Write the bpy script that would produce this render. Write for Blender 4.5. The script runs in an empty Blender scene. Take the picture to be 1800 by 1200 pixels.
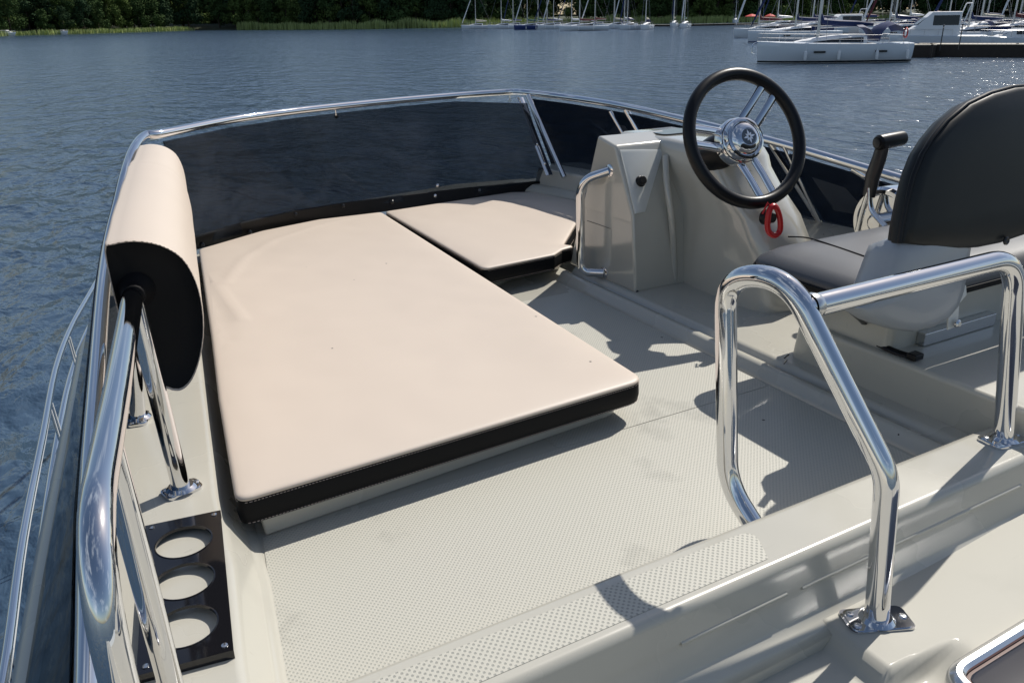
import bpy, bmesh, math, random
from mathutils import Vector, Matrix, noise
random.seed(7)
S = bpy.context.scene
COL = S.collection
R = math.radians
# ------------------------------------------------------------------ camera
F = 1413.0; AZ = R(28.6); PT = R(22.0); RO = R(1.0); C0 = Vector((0, 0, 0.78))
fw = Vector((math.sin(AZ)*math.cos(PT), math.cos(AZ)*math.cos(PT), -math.sin(PT)))
r0 = Vector((math.cos(AZ), -math.sin(AZ), 0)); u0 = r0.cross(fw)
rt = r0*math.cos(RO) - u0*math.sin(RO); up = rt.cross(fw)
cam = bpy.data.cameras.new('camera'); camo = bpy.data.objects.new('camera', cam); COL.objects.link(camo)
M3 = Matrix((rt, up, -fw)).transposed()
camo.matrix_world = Matrix.Translation(C0) @ M3.to_4x4()
cam.sensor_width = 36; cam.lens = F*36/1800; cam.clip_start = 0.05; cam.clip_end = 6000
S.camera = camo
# surveying helpers: a sight line through the photo meets a known plane of the place
def ray(x, y): return fw + rt*((x-900)/F) + up*((600-y)/F)
def G(x, y, z): d = ray(x, y); return C0 + d*((z-C0.z)/d.z)
def GX(x, y, X): d = ray(x, y); return C0 + d*((X-C0.x)/d.x)
def GY(x, y, Y): d = ray(x, y); return C0 + d*((Y-C0.y)/d.y)
# ------------------------------------------------------------------ light
SUN = Vector((0.86, 0.31, 1.0)).normalized()
sun = bpy.data.lights.new('sun', 'SUN'); sun.energy = 4.8; sun.angle = R(0.53); sun.color = (1.0, 0.95, 0.87)
suno = bpy.data.objects.new('sun', sun); COL.objects.link(suno)
suno.rotation_euler = SUN.to_track_quat('Z', 'Y').to_euler()
W = bpy.data.worlds.new('World'); S.world = W; W.use_nodes = True
wn = W.node_tree; wn.nodes.clear()
sky = wn.nodes.new('ShaderNodeTexSky'); sky.sky_type = 'NISHITA'; sky.sun_disc = False
sky.sun_elevation = math.asin(SUN.z); sky.sun_rotation = math.atan2(SUN.x, SUN.y)
bg = wn.nodes.new('ShaderNodeBackground'); bg.inputs[1].default_value = 0.09
wo = wn.nodes.new('ShaderNodeOutputWorld')
# unseen broken clouds, added to brighten the sky reflected in the water
tc = wn.nodes.new('ShaderNodeTexCoord'); mp = wn.nodes.new('ShaderNodeMapping'); mp.inputs['Scale'].default_value = (1, 1, 2.6)
cn = wn.nodes.new('ShaderNodeTexNoise'); cn.inputs['Scale'].default_value = 2.2; cn.inputs['Detail'].default_value = 7; cn.inputs['Roughness'].default_value = 0.6
cr = wn.nodes.new('ShaderNodeValToRGB'); cr.color_ramp.elements[0].position = 0.52; cr.color_ramp.elements[1].position = 0.80
cr.color_ramp.elements[1].color = (0.75, 0.75, 0.75, 1)
cm = wn.nodes.new('ShaderNodeMixRGB'); cm.inputs[2].default_value = (10, 11, 12.2, 1)
wn.links.new(tc.outputs['Generated'], mp.inputs[0]); wn.links.new(mp.outputs[0], cn.inputs[0])
wn.links.new(cn.outputs['Fac'], cr.inputs[0]); wn.links.new(cr.outputs[0], cm.inputs[0])
wn.links.new(sky.outputs[0], cm.inputs[1]); wn.links.new(cm.outputs[0], bg.inputs[0]); wn.links.new(bg.outputs[0], wo.inputs[0])
S.view_settings.view_transform = 'Standard'; S.view_settings.look = 'None'; S.view_settings.gamma = 1
S.view_settings.exposure = 0.04
# ------------------------------------------------------------------ materials
def newmat(name):
    m = bpy.data.materials.new(name); m.use_nodes = True
    nt = m.node_tree; b = nt.nodes['Principled BSDF']; return m, nt, b
def mat(name, col, rough=0.5, metal=0.0, coat=0.0, var=0.0, vscale=4.0, bump=0.0, bscale=200.0, bdist=0.001, rvar=0.0, spec=0.5, coatr=0.05, detail=4):
    m, nt, b = newmat(name); L = nt.links.new
    b.inputs['Base Color'].default_value = (*col, 1); b.inputs['Roughness'].default_value = rough
    b.inputs['Metallic'].default_value = metal; b.inputs['Coat Weight'].default_value = coat
    b.inputs['Coat Roughness'].default_value = coatr; b.inputs['Specular IOR Level'].default_value = spec
    t = nt.nodes.new('ShaderNodeTexCoord')
    if var or rvar:
        n = nt.nodes.new('ShaderNodeTexNoise'); n.inputs['Scale'].default_value = vscale; n.inputs['Detail'].default_value = detail
        L(t.outputs['Object'], n.inputs[0])
        if var:
            mx = nt.nodes.new('ShaderNodeMixRGB'); mx.inputs[1].default_value = (*[c*(1-var) for c in col], 1)
            mx.inputs[2].default_value = (*[min(1, c*(1+var)) for c in col], 1)
            L(n.outputs['Fac'], mx.inputs[0]); L(mx.outputs[0], b.inputs['Base Color'])
        if rvar:
            mr = nt.nodes.new('ShaderNodeMapRange'); mr.inputs[1].default_value = .35; mr.inputs[2].default_value = .7
            mr.inputs[3].default_value = max(0, rough-rvar); mr.inputs[4].default_value = rough+rvar
            L(n.outputs['Fac'], mr.inputs[0]); L(mr.outputs[0], b.inputs['Roughness'])
    if bump:
        n2 = nt.nodes.new('ShaderNodeTexNoise'); n2.inputs['Scale'].default_value = bscale; n2.inputs['Detail'].default_value = 3
        L(t.outputs['Object'], n2.inputs[0]); bp = nt.nodes.new('ShaderNodeBump')
        bp.inputs['Strength'].default_value = bump; bp.inputs['Distance'].default_value = bdist
        L(n2.outputs['Fac'], bp.inputs['Height']); L(bp.outputs[0], b.inputs['Normal'])
    return m
def speckle(m, col=(0.04, 0.035, 0.03), scale=18, thr=0.035, chance=0.45):
    """sparse crumbs of dirt lying on a surface"""
    nt = m.node_tree; b = nt.nodes['Principled BSDF']; L = nt.links.new
    t = nt.nodes.new('ShaderNodeTexCoord'); v = nt.nodes.new('ShaderNodeTexVoronoi'); v.inputs['Scale'].default_value = scale
    L(t.outputs['Object'], v.inputs['Vector'])
    lt = nt.nodes.new('ShaderNodeMath'); lt.operation = 'LESS_THAN'; lt.inputs[1].default_value = thr
    L(v.outputs['Distance'], lt.inputs[0])
    sp = nt.nodes.new('ShaderNodeSeparateColor'); L(v.outputs['Color'], sp.inputs[0])
    l2 = nt.nodes.new('ShaderNodeMath'); l2.operation = 'LESS_THAN'; l2.inputs[1].default_value = chance; L(sp.outputs[0], l2.inputs[0])
    mu = nt.nodes.new('ShaderNodeMath'); mu.operation = 'MULTIPLY'; L(lt.outputs[0], mu.inputs[0]); L(l2.outputs[0], mu.inputs[1])
    mx = nt.nodes.new('ShaderNodeMixRGB'); mx.inputs[2].default_value = (*col, 1)
    src = b.inputs['Base Color'].links[0].from_socket if b.inputs['Base Color'].links else None
    if src: L(src, mx.inputs[1])
    else: mx.inputs[1].default_value = b.inputs['Base Color'].default_value
    L(mu.outputs[0], mx.inputs[0]); L(mx.outputs[0], b.inputs['Base Color'])
    return m
GELC = (0.458, 0.442, 0.385)
gel = speckle(mat('gelcoat', GELC, 0.28, coat=0.35, var=0.06, vscale=3, rvar=0.07, coatr=0.08, bump=0.03, bscale=30, bdist=0.002), scale=11, thr=0.03)
gel_c = mat('gelcoat_console', (0.46, 0.445, 0.39), 0.16, coat=.8, var=.04, coatr=.04, spec=.7)
gel_l = mat('gelcoat_lower', (0.438, 0.423, 0.368), 0.6, coat=0.06, spec=.25, var=0.04, vscale=3, coatr=0.06)
gelw = mat('gelcoat_white', (0.62, 0.63, 0.6), 0.3, coat=0.3, var=0.03)
def scuffs(m, amt=.12):
    nt = m.node_tree; b = nt.nodes['Principled BSDF']; L = nt.links.new
    t = nt.nodes.new('ShaderNodeTexCoord'); mp_ = nt.nodes.new('ShaderNodeMapping'); mp_.inputs['Scale'].default_value = (3, 26, 8); mp_.inputs['Rotation'].default_value = (0, 0, R(33)); L(t.outputs['Object'], mp_.inputs[0])
    n = nt.nodes.new('ShaderNodeTexNoise'); n.inputs['Scale'].default_value = 2.2; n.inputs['Detail'].default_value = 8; n.inputs['Roughness'].default_value = .7; L(mp_.outputs[0], n.inputs[0])
    n2 = nt.nodes.new('ShaderNodeTexNoise'); n2.inputs['Scale'].default_value = 5; n2.inputs['Detail'].default_value = 6; L(t.outputs['Object'], n2.inputs[0])
    mr = nt.nodes.new('ShaderNodeMapRange'); mr.inputs[1].default_value = .62; mr.inputs[2].default_value = .72; mr.inputs[3].default_value = 0; mr.inputs[4].default_value = amt; L(n.outputs['Fac'], mr.inputs[0])
    m2 = nt.nodes.new('ShaderNodeMapRange'); m2.inputs[1].default_value = .58; m2.inputs[2].default_value = .75; m2.inputs[3].default_value = 0; m2.inputs[4].default_value = amt; L(n2.outputs['Fac'], m2.inputs[0])
    ad = nt.nodes.new('ShaderNodeMath'); ad.operation = 'ADD'; L(mr.outputs[0], ad.inputs[0]); L(m2.outputs[0], ad.inputs[1])
    mx = nt.nodes.new('ShaderNodeMixRGB'); mx.inputs[2].default_value = (.16, .15, .125, 1); L(b.inputs['Base Color'].links[0].from_socket, mx.inputs[1]); L(ad.outputs[0], mx.inputs[0]); L(mx.outputs[0], b.inputs['Base Color'])
for m_ in (gel, gel_l, gel_c): scuffs(m_)
def nonskid(name, px, contrast):
    m, nt, b = newmat(name); L = nt.links.new
    b.inputs['Roughness'].default_value = 0.5; b.inputs['Coat Weight'].default_value = 0.06
    t = nt.nodes.new('ShaderNodeTexCoord')
    mpn = nt.nodes.new('ShaderNodeMapping'); mpn.inputs['Rotation'].default_value = (0, 0, R(45)); L(t.outputs['Object'], mpn.inputs[0])
    sx = nt.nodes.new('ShaderNodeSeparateXYZ'); L(mpn.outputs[0], sx.inputs[0])
    k = 2*math.pi/px
    def s(sock):
        a = nt.nodes.new('ShaderNodeMath'); a.operation = 'MULTIPLY'; a.inputs[1].default_value = k; L(sock, a.inputs[0])
        c = nt.nodes.new('ShaderNodeMath'); c.operation = 'SINE'; L(a.outputs[0], c.inputs[0]); return c.outputs[0]
    ad = nt.nodes.new('ShaderNodeMath'); ad.operation = 'ADD'; L(s(sx.outputs[0]), ad.inputs[0]); L(s(sx.outputs[1]), ad.inputs[1])
    mr = nt.nodes.new('ShaderNodeMapRange'); mr.inputs[1].default_value = 0.35; mr.inputs[2].default_value = 1.15; L(ad.outputs[0], mr.inputs[0])
    # moulded pits: a darker colour on their floor
    mx = nt.nodes.new('ShaderNodeMixRGB'); mx.inputs[1].default_value = (0.475, 0.460, 0.40, 1)
    mx.inputs[2].default_value = (*[c*contrast for c in (0.52, 0.52, 0.46)], 1); L(mr.outputs[0], mx.inputs[0])
    n = nt.nodes.new('ShaderNodeTexNoise'); n.inputs['Scale'].default_value = 3.4; n.inputs['Detail'].default_value = 6; n.inputs['Roughness'].default_value = .65; L(t.outputs['Object'], n.inputs[0])
    rp = nt.nodes.new('ShaderNodeMapRange'); rp.inputs[1].default_value = .56; rp.inputs[2].default_value = .74; rp.inputs[3].default_value = 1; rp.inputs[4].default_value = .60; L(n.outputs['Fac'], rp.inputs[0])
    m2 = nt.nodes.new('ShaderNodeMixRGB'); m2.blend_type = 'MULTIPLY'; m2.inputs[0].default_value = 1; L(mx.outputs[0], m2.inputs[1]); L(rp.outputs[0], m2.inputs[2])
    L(m2.outputs[0], b.inputs['Base Color'])
    inv = nt.nodes.new('ShaderNodeMath'); inv.operation = 'SUBTRACT'; inv.inputs[0].default_value = 1; L(mr.outputs[0], inv.inputs[1])
    bp = nt.nodes.new('ShaderNodeBump'); bp.inputs['Strength'].default_value = 0.5; bp.inputs['Distance'].default_value = 0.0012
    L(inv.outputs[0], bp.inputs['Height']); L(bp.outputs[0], b.inputs['Normal'])
    return speckle(m, scale=9, thr=0.03, chance=.5)
ns_floor = nonskid('nonskid_floor', 0.0058, 0.70)
ns_strip = nonskid('nonskid_strip', 0.0068, 0.58)
def leather(name, col, rough, crease=0.5):
    m = mat(name, col, rough, var=0.04, vscale=5, bump=0.12, bscale=900, bdist=0.0006)
    nt = m.node_tree; L = nt.links.new; b = nt.nodes['Principled BSDF']
    t = nt.nodes.new('ShaderNodeTexCoord'); n = nt.nodes.new('ShaderNodeTexNoise'); n.inputs['Scale'].default_value = 2.5; n.inputs['Detail'].default_value = 2
    L(t.outputs['Object'], n.inputs[0]); bp = nt.nodes.new('ShaderNodeBump'); bp.inputs['Strength'].default_value = crease; bp.inputs['Distance'].default_value = 0.02
    L(n.outputs['Fac'], bp.inputs['Height']); prev = b.inputs['Normal'].links[0].from_socket; L(prev, bp.inputs['Normal']); L(bp.outputs[0], b.inputs['Normal'])
    return m
pink = speckle(leather('beige_leather', (0.56, 0.48, 0.405), 0.5, .15), scale=8, thr=0.026, chance=.6)
blackv = leather('black_vinyl', (0.005, 0.005, 0.006), 0.6, .2); blackv.node_tree.nodes['Principled BSDF'].inputs['Specular IOR Level'].default_value = .18
blackp = mat('black_plastic', (0.006, 0.006, 0.007), 0.36, bump=0.1, bscale=500, spec=.28)
blacks = mat('black_satin', (0.02, 0.02, 0.022), 0.3, bump=.05, bscale=800)
greyv = leather('grey_vinyl', (0.062, 0.065, 0.073), 0.45)
darkv = leather('dark_back_vinyl', (0.010, 0.012, 0.0125), 0.45, .3); darkv.node_tree.nodes['Principled BSDF'].inputs['Specular IOR Level'].default_value = .3
gloss = mat('black_acrylic', (0.008, 0.008, 0.01), 0.06, spec=.6)
chrome = mat('polished_steel', (0.74, 0.74, 0.75), 0.05, 1.0, rvar=0.035, vscale=22, bump=.02, bscale=14, bdist=.002)
steel = mat('brushed_steel', (0.6, 0.6, 0.6), 0.25, 1.0)
screw = mat('screw_steel', (0.7, 0.7, 0.7), 0.2, 1.0)
slot = mat('screw_slot', (0.05, 0.05, 0.05), 0.5)
thread = mat('thread', (0.55, 0.45, 0.38), 0.7)
redp = mat('red_plastic', (0.5, 0.01, 0.015), 0.35)
shellm = mat('seat_shell', (0.33, 0.35, 0.37), 0.35, coat=.2, var=.03)
def glassmat(name, tint, dirt=0.0, refl=1.0):
    m, nt, b = newmat(name); L = nt.links.new; nt.nodes.remove(b)
    out = nt.nodes['Material Output']
    tr = nt.nodes.new('ShaderNodeBsdfTransparent'); tr.inputs[0].default_value = (*tint, 1)
    gl = nt.nodes.new('ShaderNodeBsdfGlossy'); gl.inputs['Roughness'].default_value = 0.03
    fr = nt.nodes.new('ShaderNodeFresnel'); fr.inputs[0].default_value = 1.28
    fm = nt.nodes.new('ShaderNodeMath'); fm.operation = 'MULTIPLY'; fm.inputs[1].default_value = refl; L(fr.outputs[0], fm.inputs[0])
    mx = nt.nodes.new('ShaderNodeMixShader'); L(fm.outputs[0], mx.inputs[0]); L(tr.outputs[0], mx.inputs[1]); L(gl.outputs[0], mx.inputs[2])
    last = mx.outputs[0]
    if dirt:
        t = nt.nodes.new('ShaderNodeTexCoord'); n = nt.nodes.new('ShaderNodeTexNoise'); n.inputs['Scale'].default_value = 3.5; n.inputs['Detail'].default_value = 7; n.inputs['Roughness'].default_value = .62; n.inputs['Distortion'].default_value = 1.2
        L(t.outputs['Object'], n.inputs[0]); r_ = nt.nodes.new('ShaderNodeMapRange'); r_.inputs[1].default_value = .48; r_.inputs[2].default_value = .75; r_.inputs[3].default_value = dirt*.3; r_.inputs[4].default_value = dirt; L(n.outputs['Fac'], r_.inputs[0])
        df = nt.nodes.new('ShaderNodeBsdfDiffuse'); df.inputs[0].default_value = (.26, .30, .36, 1)
        m2 = nt.nodes.new('ShaderNodeMixShader'); L(r_.outputs[0], m2.inputs[0]); L(last, m2.inputs[1]); L(df.outputs[0], m2.inputs[2]); last = m2.outputs[0]
    L(last, out.inputs[0]); return m
tint = glassmat('tinted_glass', (0.34, 0.355, 0.37), 0.18, .35)
tint3 = glassmat('tinted_glass_dark', (0.12, 0.14, 0.17), 0.06, .15)
tint2 = glassmat('tinted_glass_side', (0.34, 0.42, 0.50), 0.02)
clearg = glassmat('clear_film', (0.8, 0.85, 0.9))
# background materials
hullw = mat('hull_white', (0.72, 0.75, 0.78), 0.25, coat=.3)
decku = mat('deck_white', (0.8, 0.8, 0.8), 0.45)
navy = mat('navy_canvas', (0.012, 0.025, 0.10), 0.7, var=.2, vscale=3)
blk = mat('dark_window', (0.01, 0.012, 0.016), 0.12)
alu = mat('mast_aluminium', (0.55, 0.55, 0.56), 0.35, .8)
wirem = mat('rigging_wire', (0.25, 0.25, 0.26), 0.4, .6)
teal = mat('blue_stripe', (0.02, 0.04, 0.16), 0.4)
redc = mat('red_canvas', (0.55, 0.03, 0.02), 0.7)
maroon = mat('maroon_canvas', (0.12, 0.015, 0.02), 0.7)
greenc = mat('green_canvas', (0.02, 0.10, 0.08), 0.7)
tan = mat('tan_canvas', (0.55, 0.5, 0.4), 0.7)
wood_l = mat('pier_planks', (0.42, 0.38, 0.31), 0.8, var=.25, vscale=1.5)
wood_d = mat('pier_sides', (0.035, 0.026, 0.02), 0.8, var=.4, vscale=2)
bark = mat('bark', (0.06, 0.045, 0.035), 0.9, var=.3)
skin = mat('skin', (0.45, 0.26, 0.18), .6)
leafs = [mat('foliage_a', (0.050, 0.085, 0.028), 0.85, var=.5, vscale=.4, spec=.08), mat('foliage_b', (0.085, 0.125, 0.035), 0.85, var=.5, vscale=.4, spec=.08), mat('foliage_c', (0.033, 0.062, 0.028), 0.85, var=.5, vscale=.4, spec=.08)]
reedm = mat('reed', (0.33, 0.39, 0.13), 0.7, var=.45, vscale=.12)
soil = mat('bank_soil', (0.045, 0.055, 0.025), 0.9, var=.4, vscale=.1)
sandm = mat('sand', (0.42, 0.38, 0.30), 0.9, var=.15, vscale=.5)
# ------------------------------------------------------------------ object helpers
def link(o, parent=None):
    COL.objects.link(o)
    if parent: o.parent = parent
    return o
def thing(name, label, cat, loc=(0, 0, 0), rz=0, group=None):
    o = bpy.data.objects.new(name, None); COL.objects.link(o); o.location = loc; o.rotation_euler = (0, 0, rz)
    o.empty_display_size = .05
    o['label'] = label; o['category'] = cat
    if group: o['group'] = group
    return o
def tag(o, label, cat, group=None, kind=None):
    o['label'] = label; o['category'] = cat
    if group: o['group'] = group
    if kind: o['kind'] = kind
    return o
def structure(o): o['kind'] = 'structure'; return o
def finish(name, bm, m, parent=None, smooth=True, bev=0, seg=3, sub=0, world=True, ang=35, wn=False):
    """one mesh object; world=True: the vertices are world points and the parent's offset is undone"""
    bmesh.ops.remove_doubles(bm, verts=bm.verts, dist=1e-6)
    bmesh.ops.recalc_face_normals(bm, faces=bm.faces)
    me = bpy.data.meshes.new(name); bm.to_mesh(me); bm.free()
    for mm in (m if isinstance(m, (list, tuple)) else [m]): me.materials.append(mm)
    o = bpy.data.objects.new(name, me); COL.objects.link(o)
    if parent:
        o.parent = parent
        if world:
            mw = Matrix.Translation(parent_loc(parent)) @ Matrix.Rotation(parent_rz(parent), 4, 'Z')
            me.transform(mw.inverted())
    if smooth:
        for p in me.polygons: p.use_smooth = True
        try: me.set_sharp_from_angle(angle=R(ang))
        except Exception: pass
    if bev:
        b = o.modifiers.new('bevel', 'BEVEL'); b.width = bev; b.segments = seg; b.limit_method = 'ANGLE'; b.angle_limit = R(30)
        b.harden_normals = False
        for p in me.polygons: p.use_smooth = True
        w = o.modifiers.new('wn', 'WEIGHTED_NORMAL'); w.keep_sharp = False
    if wn and not bev:
        w = o.modifiers.new('wn', 'WEIGHTED_NORMAL'); w.keep_sharp = True; w.weight = 100
    if sub:
        s = o.modifiers.new('sub', 'SUBSURF'); s.levels = sub; s.render_levels = sub
    return o
def parent_loc(p):
    v = Vector((0, 0, 0))
    while p: v = p.location.copy() + v if p.parent is None else v + p.location; p = p.parent
    return v
def parent_rz(p):
    while p.parent: p = p.parent
    return p.rotation_euler.z
def prism(bm, poly, z0, z1, top_inset=None):
    """poly: list of (x,y); z0/z1 may be numbers"""
    a = [bm.verts.new((p[0], p[1], z0)) for p in poly]; q = top_inset or poly
    b = [bm.verts.new((p[0], p[1], z1)) for p in q]; n = len(poly)
    bm.faces.new(a[::-1]); bm.faces.new(b)
    for i in range(n): bm.faces.new((a[i], a[(i+1) % n], b[(i+1) % n], b[i]))
def box(bm, x0, x1, y0, y1, z0, z1, mi=0):
    v = [bm.verts.new((x, y, z)) for z in (z0, z1) for x, y in ((x0, y0), (x1, y0), (x1, y1), (x0, y1))]
    for f in ((3, 2, 1, 0), (4, 5, 6, 7), (0, 1, 5, 4), (1, 2, 6, 5), (2, 3, 7, 6), (3, 0, 4, 7)):
        bm.faces.new([v[i] for i in f]).material_index = mi
def loft(bm, rings, closed=True, caps=True, mi=0, capmi=None):
    V = [[bm.verts.new(p) for p in r] for r in rings]; n = len(V[0])
    for a, b in zip(V, V[1:]):
        for i in range(n if closed else n-1):
            try: bm.faces.new((a[i], a[(i+1) % n], b[(i+1) % n], b[i])).material_index = mi
            except ValueError: pass
    if caps and closed:
        for r, rev in ((V[0], True), (V[-1], False)):
            f = bm.faces.new(r[::-1] if rev else r); f.material_index = mi if capmi is None else capmi
    return V
def fillet(pts, rad, seg=8):
    pts = [Vector(p) for p in pts]; out = [pts[0]]
    for i in range(1, len(pts)-1):
        p, a, b = pts[i], pts[i-1], pts[i+1]
        r_ = rad[i-1] if isinstance(rad, (list, tuple)) else rad
        d1 = (a-p); d2 = (b-p); ang = d1.angle(d2)
        if r_ <= 0 or ang > math.pi-.02: out.append(p); continue
        t = min(r_/math.tan(ang/2), d1.length*.49, d2.length*.49)
        p1 = p+d1.normalized()*t; p2 = p+d2.normalized()*t
        for k in range(seg+1):
            s = k/seg; out.append(p1*(1-s)**2 + p*2*s*(1-s) + p2*s*s)
    out.append(pts[-1]); return out
def tube(bm, pts, rad, n=16, closed=False, mi=0, cap=True, flat=None):
    pts = [Vector(p) for p in pts]; rings = []; prev = None; N = len(pts)
    for i, p in enumerate(pts):
        if closed: t = (pts[(i+1) % N]-pts[i-1]).normalized()
        else: t = (pts[min(i+1, N-1)]-pts[max(i-1, 0)]).normalized()
        if prev is None:
            u = t.cross(Vector((0, 0, 1)));
            if u.length < .1: u = t.cross(Vector((1, 0, 0)))
        else: u = prev - t*prev.dot(t)
        u.normalize(); v = t.cross(u); prev = u
        rr = rad[i] if isinstance(rad, (list, tuple)) else rad
        rings.append([p + u*math.cos(2*math.pi*k/n)*rr + v*math.sin(2*math.pi*k/n)*rr*(flat or 1) for k in range(n)])
    if closed: rings.append(rings[0])
    loft(bm, rings, caps=cap and not closed, mi=mi)
def lathe(bm, prof, center, axis, n=32, mi=0, cap=True):
    """prof: (radius, height along the axis)"""
    axis = Vector(axis).normalized(); c = Vector(center)
    u = axis.cross(Vector((0, 0, 1)));
    if u.length < .05: u = axis.cross(Vector((1, 0, 0)))
    u.normalize(); v = axis.cross(u)
    rings = [[c+axis*h+(u*math.cos(2*math.pi*k/n)+v*math.sin(2*math.pi*k/n))*max(r, 1e-5) for k in range(n)] for r, h in prof]
    loft(bm, rings, caps=cap, mi=mi)
def smoothpath(pts, n=6):
    pts = [Vector(p) for p in pts]; out = []
    for i in range(len(pts)-1):
        p0, p1, p2, p3 = pts[max(i-1, 0)], pts[i], pts[i+1], pts[min(i+2, len(pts)-1)]
        for k in range(n):
            t = k/n
            out.append(.5*((2*p1)+(-p0+p2)*t+(2*p0-5*p1+4*p2-p3)*t*t+(-p0+3*p1-3*p2+p3)*t**3))
    out.append(pts[-1]); return out
def slab(bm, outline, normal, thick, mi=0):
    """flat outline (world points) given a thickness along normal"""
    nv = Vector(normal).normalized()*thick
    loft(bm, [[Vector(p) for p in outline], [Vector(p)+nv for p in outline]], mi=mi)
def flange(parent, c, size=(.075, .036), rz=0, normal=(0, 0, 1), nsc=3, name='base_flange'):
    bm = bmesh.new(); pts = []
    w, h = size[0]/2, size[1]/2; r_ = .010
    for sx, sy, a0 in ((1, 1, 0), (-1, 1, 90), (-1, -1, 180), (1, -1, 270)):
        for k in range(5):
            a = R(a0+k*22.5); pts.append((sx*(w-r_)+r_*math.cos(a), sy*(h-r_)+r_*math.sin(a)))
    prism(bm, pts, 0, .005); prism(bm, [(x*.9, y*.9) for x, y in pts], .005, .0065)
    lathe(bm, [(.026, .0064), (.0225, .010), (.020, .012)], (0, 0, 0), (0, 0, 1), 24)
    q = Vector(normal).to_track_quat('Z', 'Y').to_matrix().to_4x4() @ Matrix.Rotation(rz, 4, 'Z')
    Mx = Matrix.Translation(Vector(c)) @ q
    bm.transform(Mx); fo = finish(name, bm, chrome, parent)
    for (sx, sy) in ((-.8, .0), (.72, .45), (.72, -.45))[:nsc]:
        b2 = bmesh.new(); x, y = sx*w, sy*h*1.1
        lathe(b2, [(.0055, .006), (.0055, .0078), (.004, .0086), (.0022, .0086), (.0018, .0072)], (x, y, 0), (0, 0, 1), 16)
        b2.transform(Mx); finish('screw', b2, screw, fo)
    return fo
def lin(p, q, y):  # x on the line through p,q (x,y) at y
    return p[0]+(q[0]-p[0])*(y-p[1])/(q[1]-p[1])
ZS = 0.046; ZL = 0.05; ZF = -0.02; ZP = 0.11; ZD = -0.055
YE0, YE1 = 0.646, 0.752      # aft ledge
# ------------------------------------------------------------------ the yacht's flybridge
fb = thing('flybridge', 'grey green fibreglass upper deck of the motor boat in the foreground, with moulded nonskid floor', 'boat deck', (1.05, 1.3, 0))
def xi(y):   # inner edge of the port side deck
    pts = [(0.2, .03), (.81, .069), (1.085, .107), (1.235, .115), (1.516, .150), (2.045, .209), (2.8, .30), (3.3, .36)]
    for a, b in zip(pts, pts[1:]):
        if y <= b[0]: return a[1]+(b[1]-a[1])*(y-a[0])/(b[0]-a[0])
    return pts[-1][1]
def xo(y):
    pts = [(-.6, -.32), (.5, -.215), (1.2, -.150), (2.16, -.049), (2.5, .03), (2.85, .17), (3.05, .33), (3.3, .6)]
    for a, b in zip(pts, pts[1:]):
        if y <= b[0]: return a[1]+(b[1]-a[1])*(y-a[0])/(b[0]-a[0])
    return pts[-1][1]
bm = bmesh.new(); rings = []
ys = [-.6, -.3, 0, .2, .5] + [.65+.1*i for i in range(23)] + [2.86, 2.95]
for y in ys:
    rings.append([Vector(p) for p in ((xo(y)+.05, y, -.62), (xo(y)-.02, y, -.5), (xo(y)-.012, y, ZS-.02), (xo(y), y, ZS-.002), (xo(y)+.02, y, ZS), (xi(y)-.012, y, ZS), (xi(y)-.002, y, ZS-.003), (xi(y)+.006, y, ZS-.012), (xi(y)+.030, y, ZF+.012), (xi(y)+.036, y, ZF+.006), (xi(y)+.048, y, ZF+.0012), (xi(y)+.055, y, ZF-.02), (xi(y)+.055, y, -.62))])
loft(bm, rings); finish('side_deck', bm, gel, fb, ang=75, wn=True)
# floor tub
bm = bmesh.new(); prism(bm, [(.1, .786), (1.42, .786), (1.42, 3.0), (.25, 3.0)], ZF-.08, ZF); finish('floor', bm, gel, fb, bev=.004)
bm = bmesh.new(); prism(bm, [(.1, .74), (1.42, .74), (1.42, .785), (.1, .785)], ZF-.09, ZF-.045); finish('gutter', bm, gel, fb)
# nonskid floor panels
bm = bmesh.new()
pl = [G(465, 968, ZF), G(497, 1200, ZF)]
xl = lambda y: lin((pl[1].x, pl[1].y), (pl[0].x, pl[0].y), y)
def rpoly(pts, rad, seg=6):
    out = []; n = len(pts)
    for i in range(n):
        a, p, b = Vector(pts[i-1]), Vector(pts[i]), Vector(pts[(i+1) % n]); d1, d2 = a-p, b-p
        r_ = rad[i] if isinstance(rad, (list, tuple)) else rad
        if r_ <= 0: out.append(tuple(p)); continue
        t = min(r_/math.tan(d1.angle(d2)/2), d1.length*.49, d2.length*.49); p1 = p+d1.normalized()*t; p2 = p+d2.normalized()*t
        for k in range(seg+1):
            s = k/seg; out.append(tuple(p1*(1-s)**2+p*2*s*(1-s)+p2*s*s))
    return out
ysplit = 1.19
prism(bm, [(xl(.79), .79), (1.318, .79), (1.322, ysplit-.0012), (xl(ysplit), ysplit-.0012)], ZF-.003, ZF+.0012)
finish('nonskid_panel', bm, ns_floor, fb)
bm = bmesh.new(); prism(bm, rpoly([(.75, ysplit+.0012), (1.322, ysplit+.0012), (1.328, 2.0), (.75, 2.0)], .02), ZF-.003, ZF+.0012)
finish('nonskid_panel', bm, ns_floor, fb)
# aft ledge with a step down to the lower deck
prof = [(YE1+.004, ZF-.04), (YE1+.002, ZL-.012), (YE1-.006, ZL-.002), (YE1-.016, ZL), (YE0+.012, ZL), (YE0+.003, ZL-.003), (YE0-.003, ZL-.012),
        (YE0-.012, ZL-.045), (YE0-.010, ZL-.052), (YE0-.016, ZL-.060), (YE0-.024, ZL-.088), (YE0-.036, ZL-.099), (YE0-.06, ZD-.001), (YE0-.06, ZD-.06), (YE1, ZD-.06)]
bm = bmesh.new(); loft(bm, [[Vector((x, y, z)) for y, z in prof] for x in (-.05, .1, .5, 1.0, 1.5, 2.0, 2.33)]); finish('aft_ledge', bm, gel, fb, ang=75, wn=True)
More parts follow.
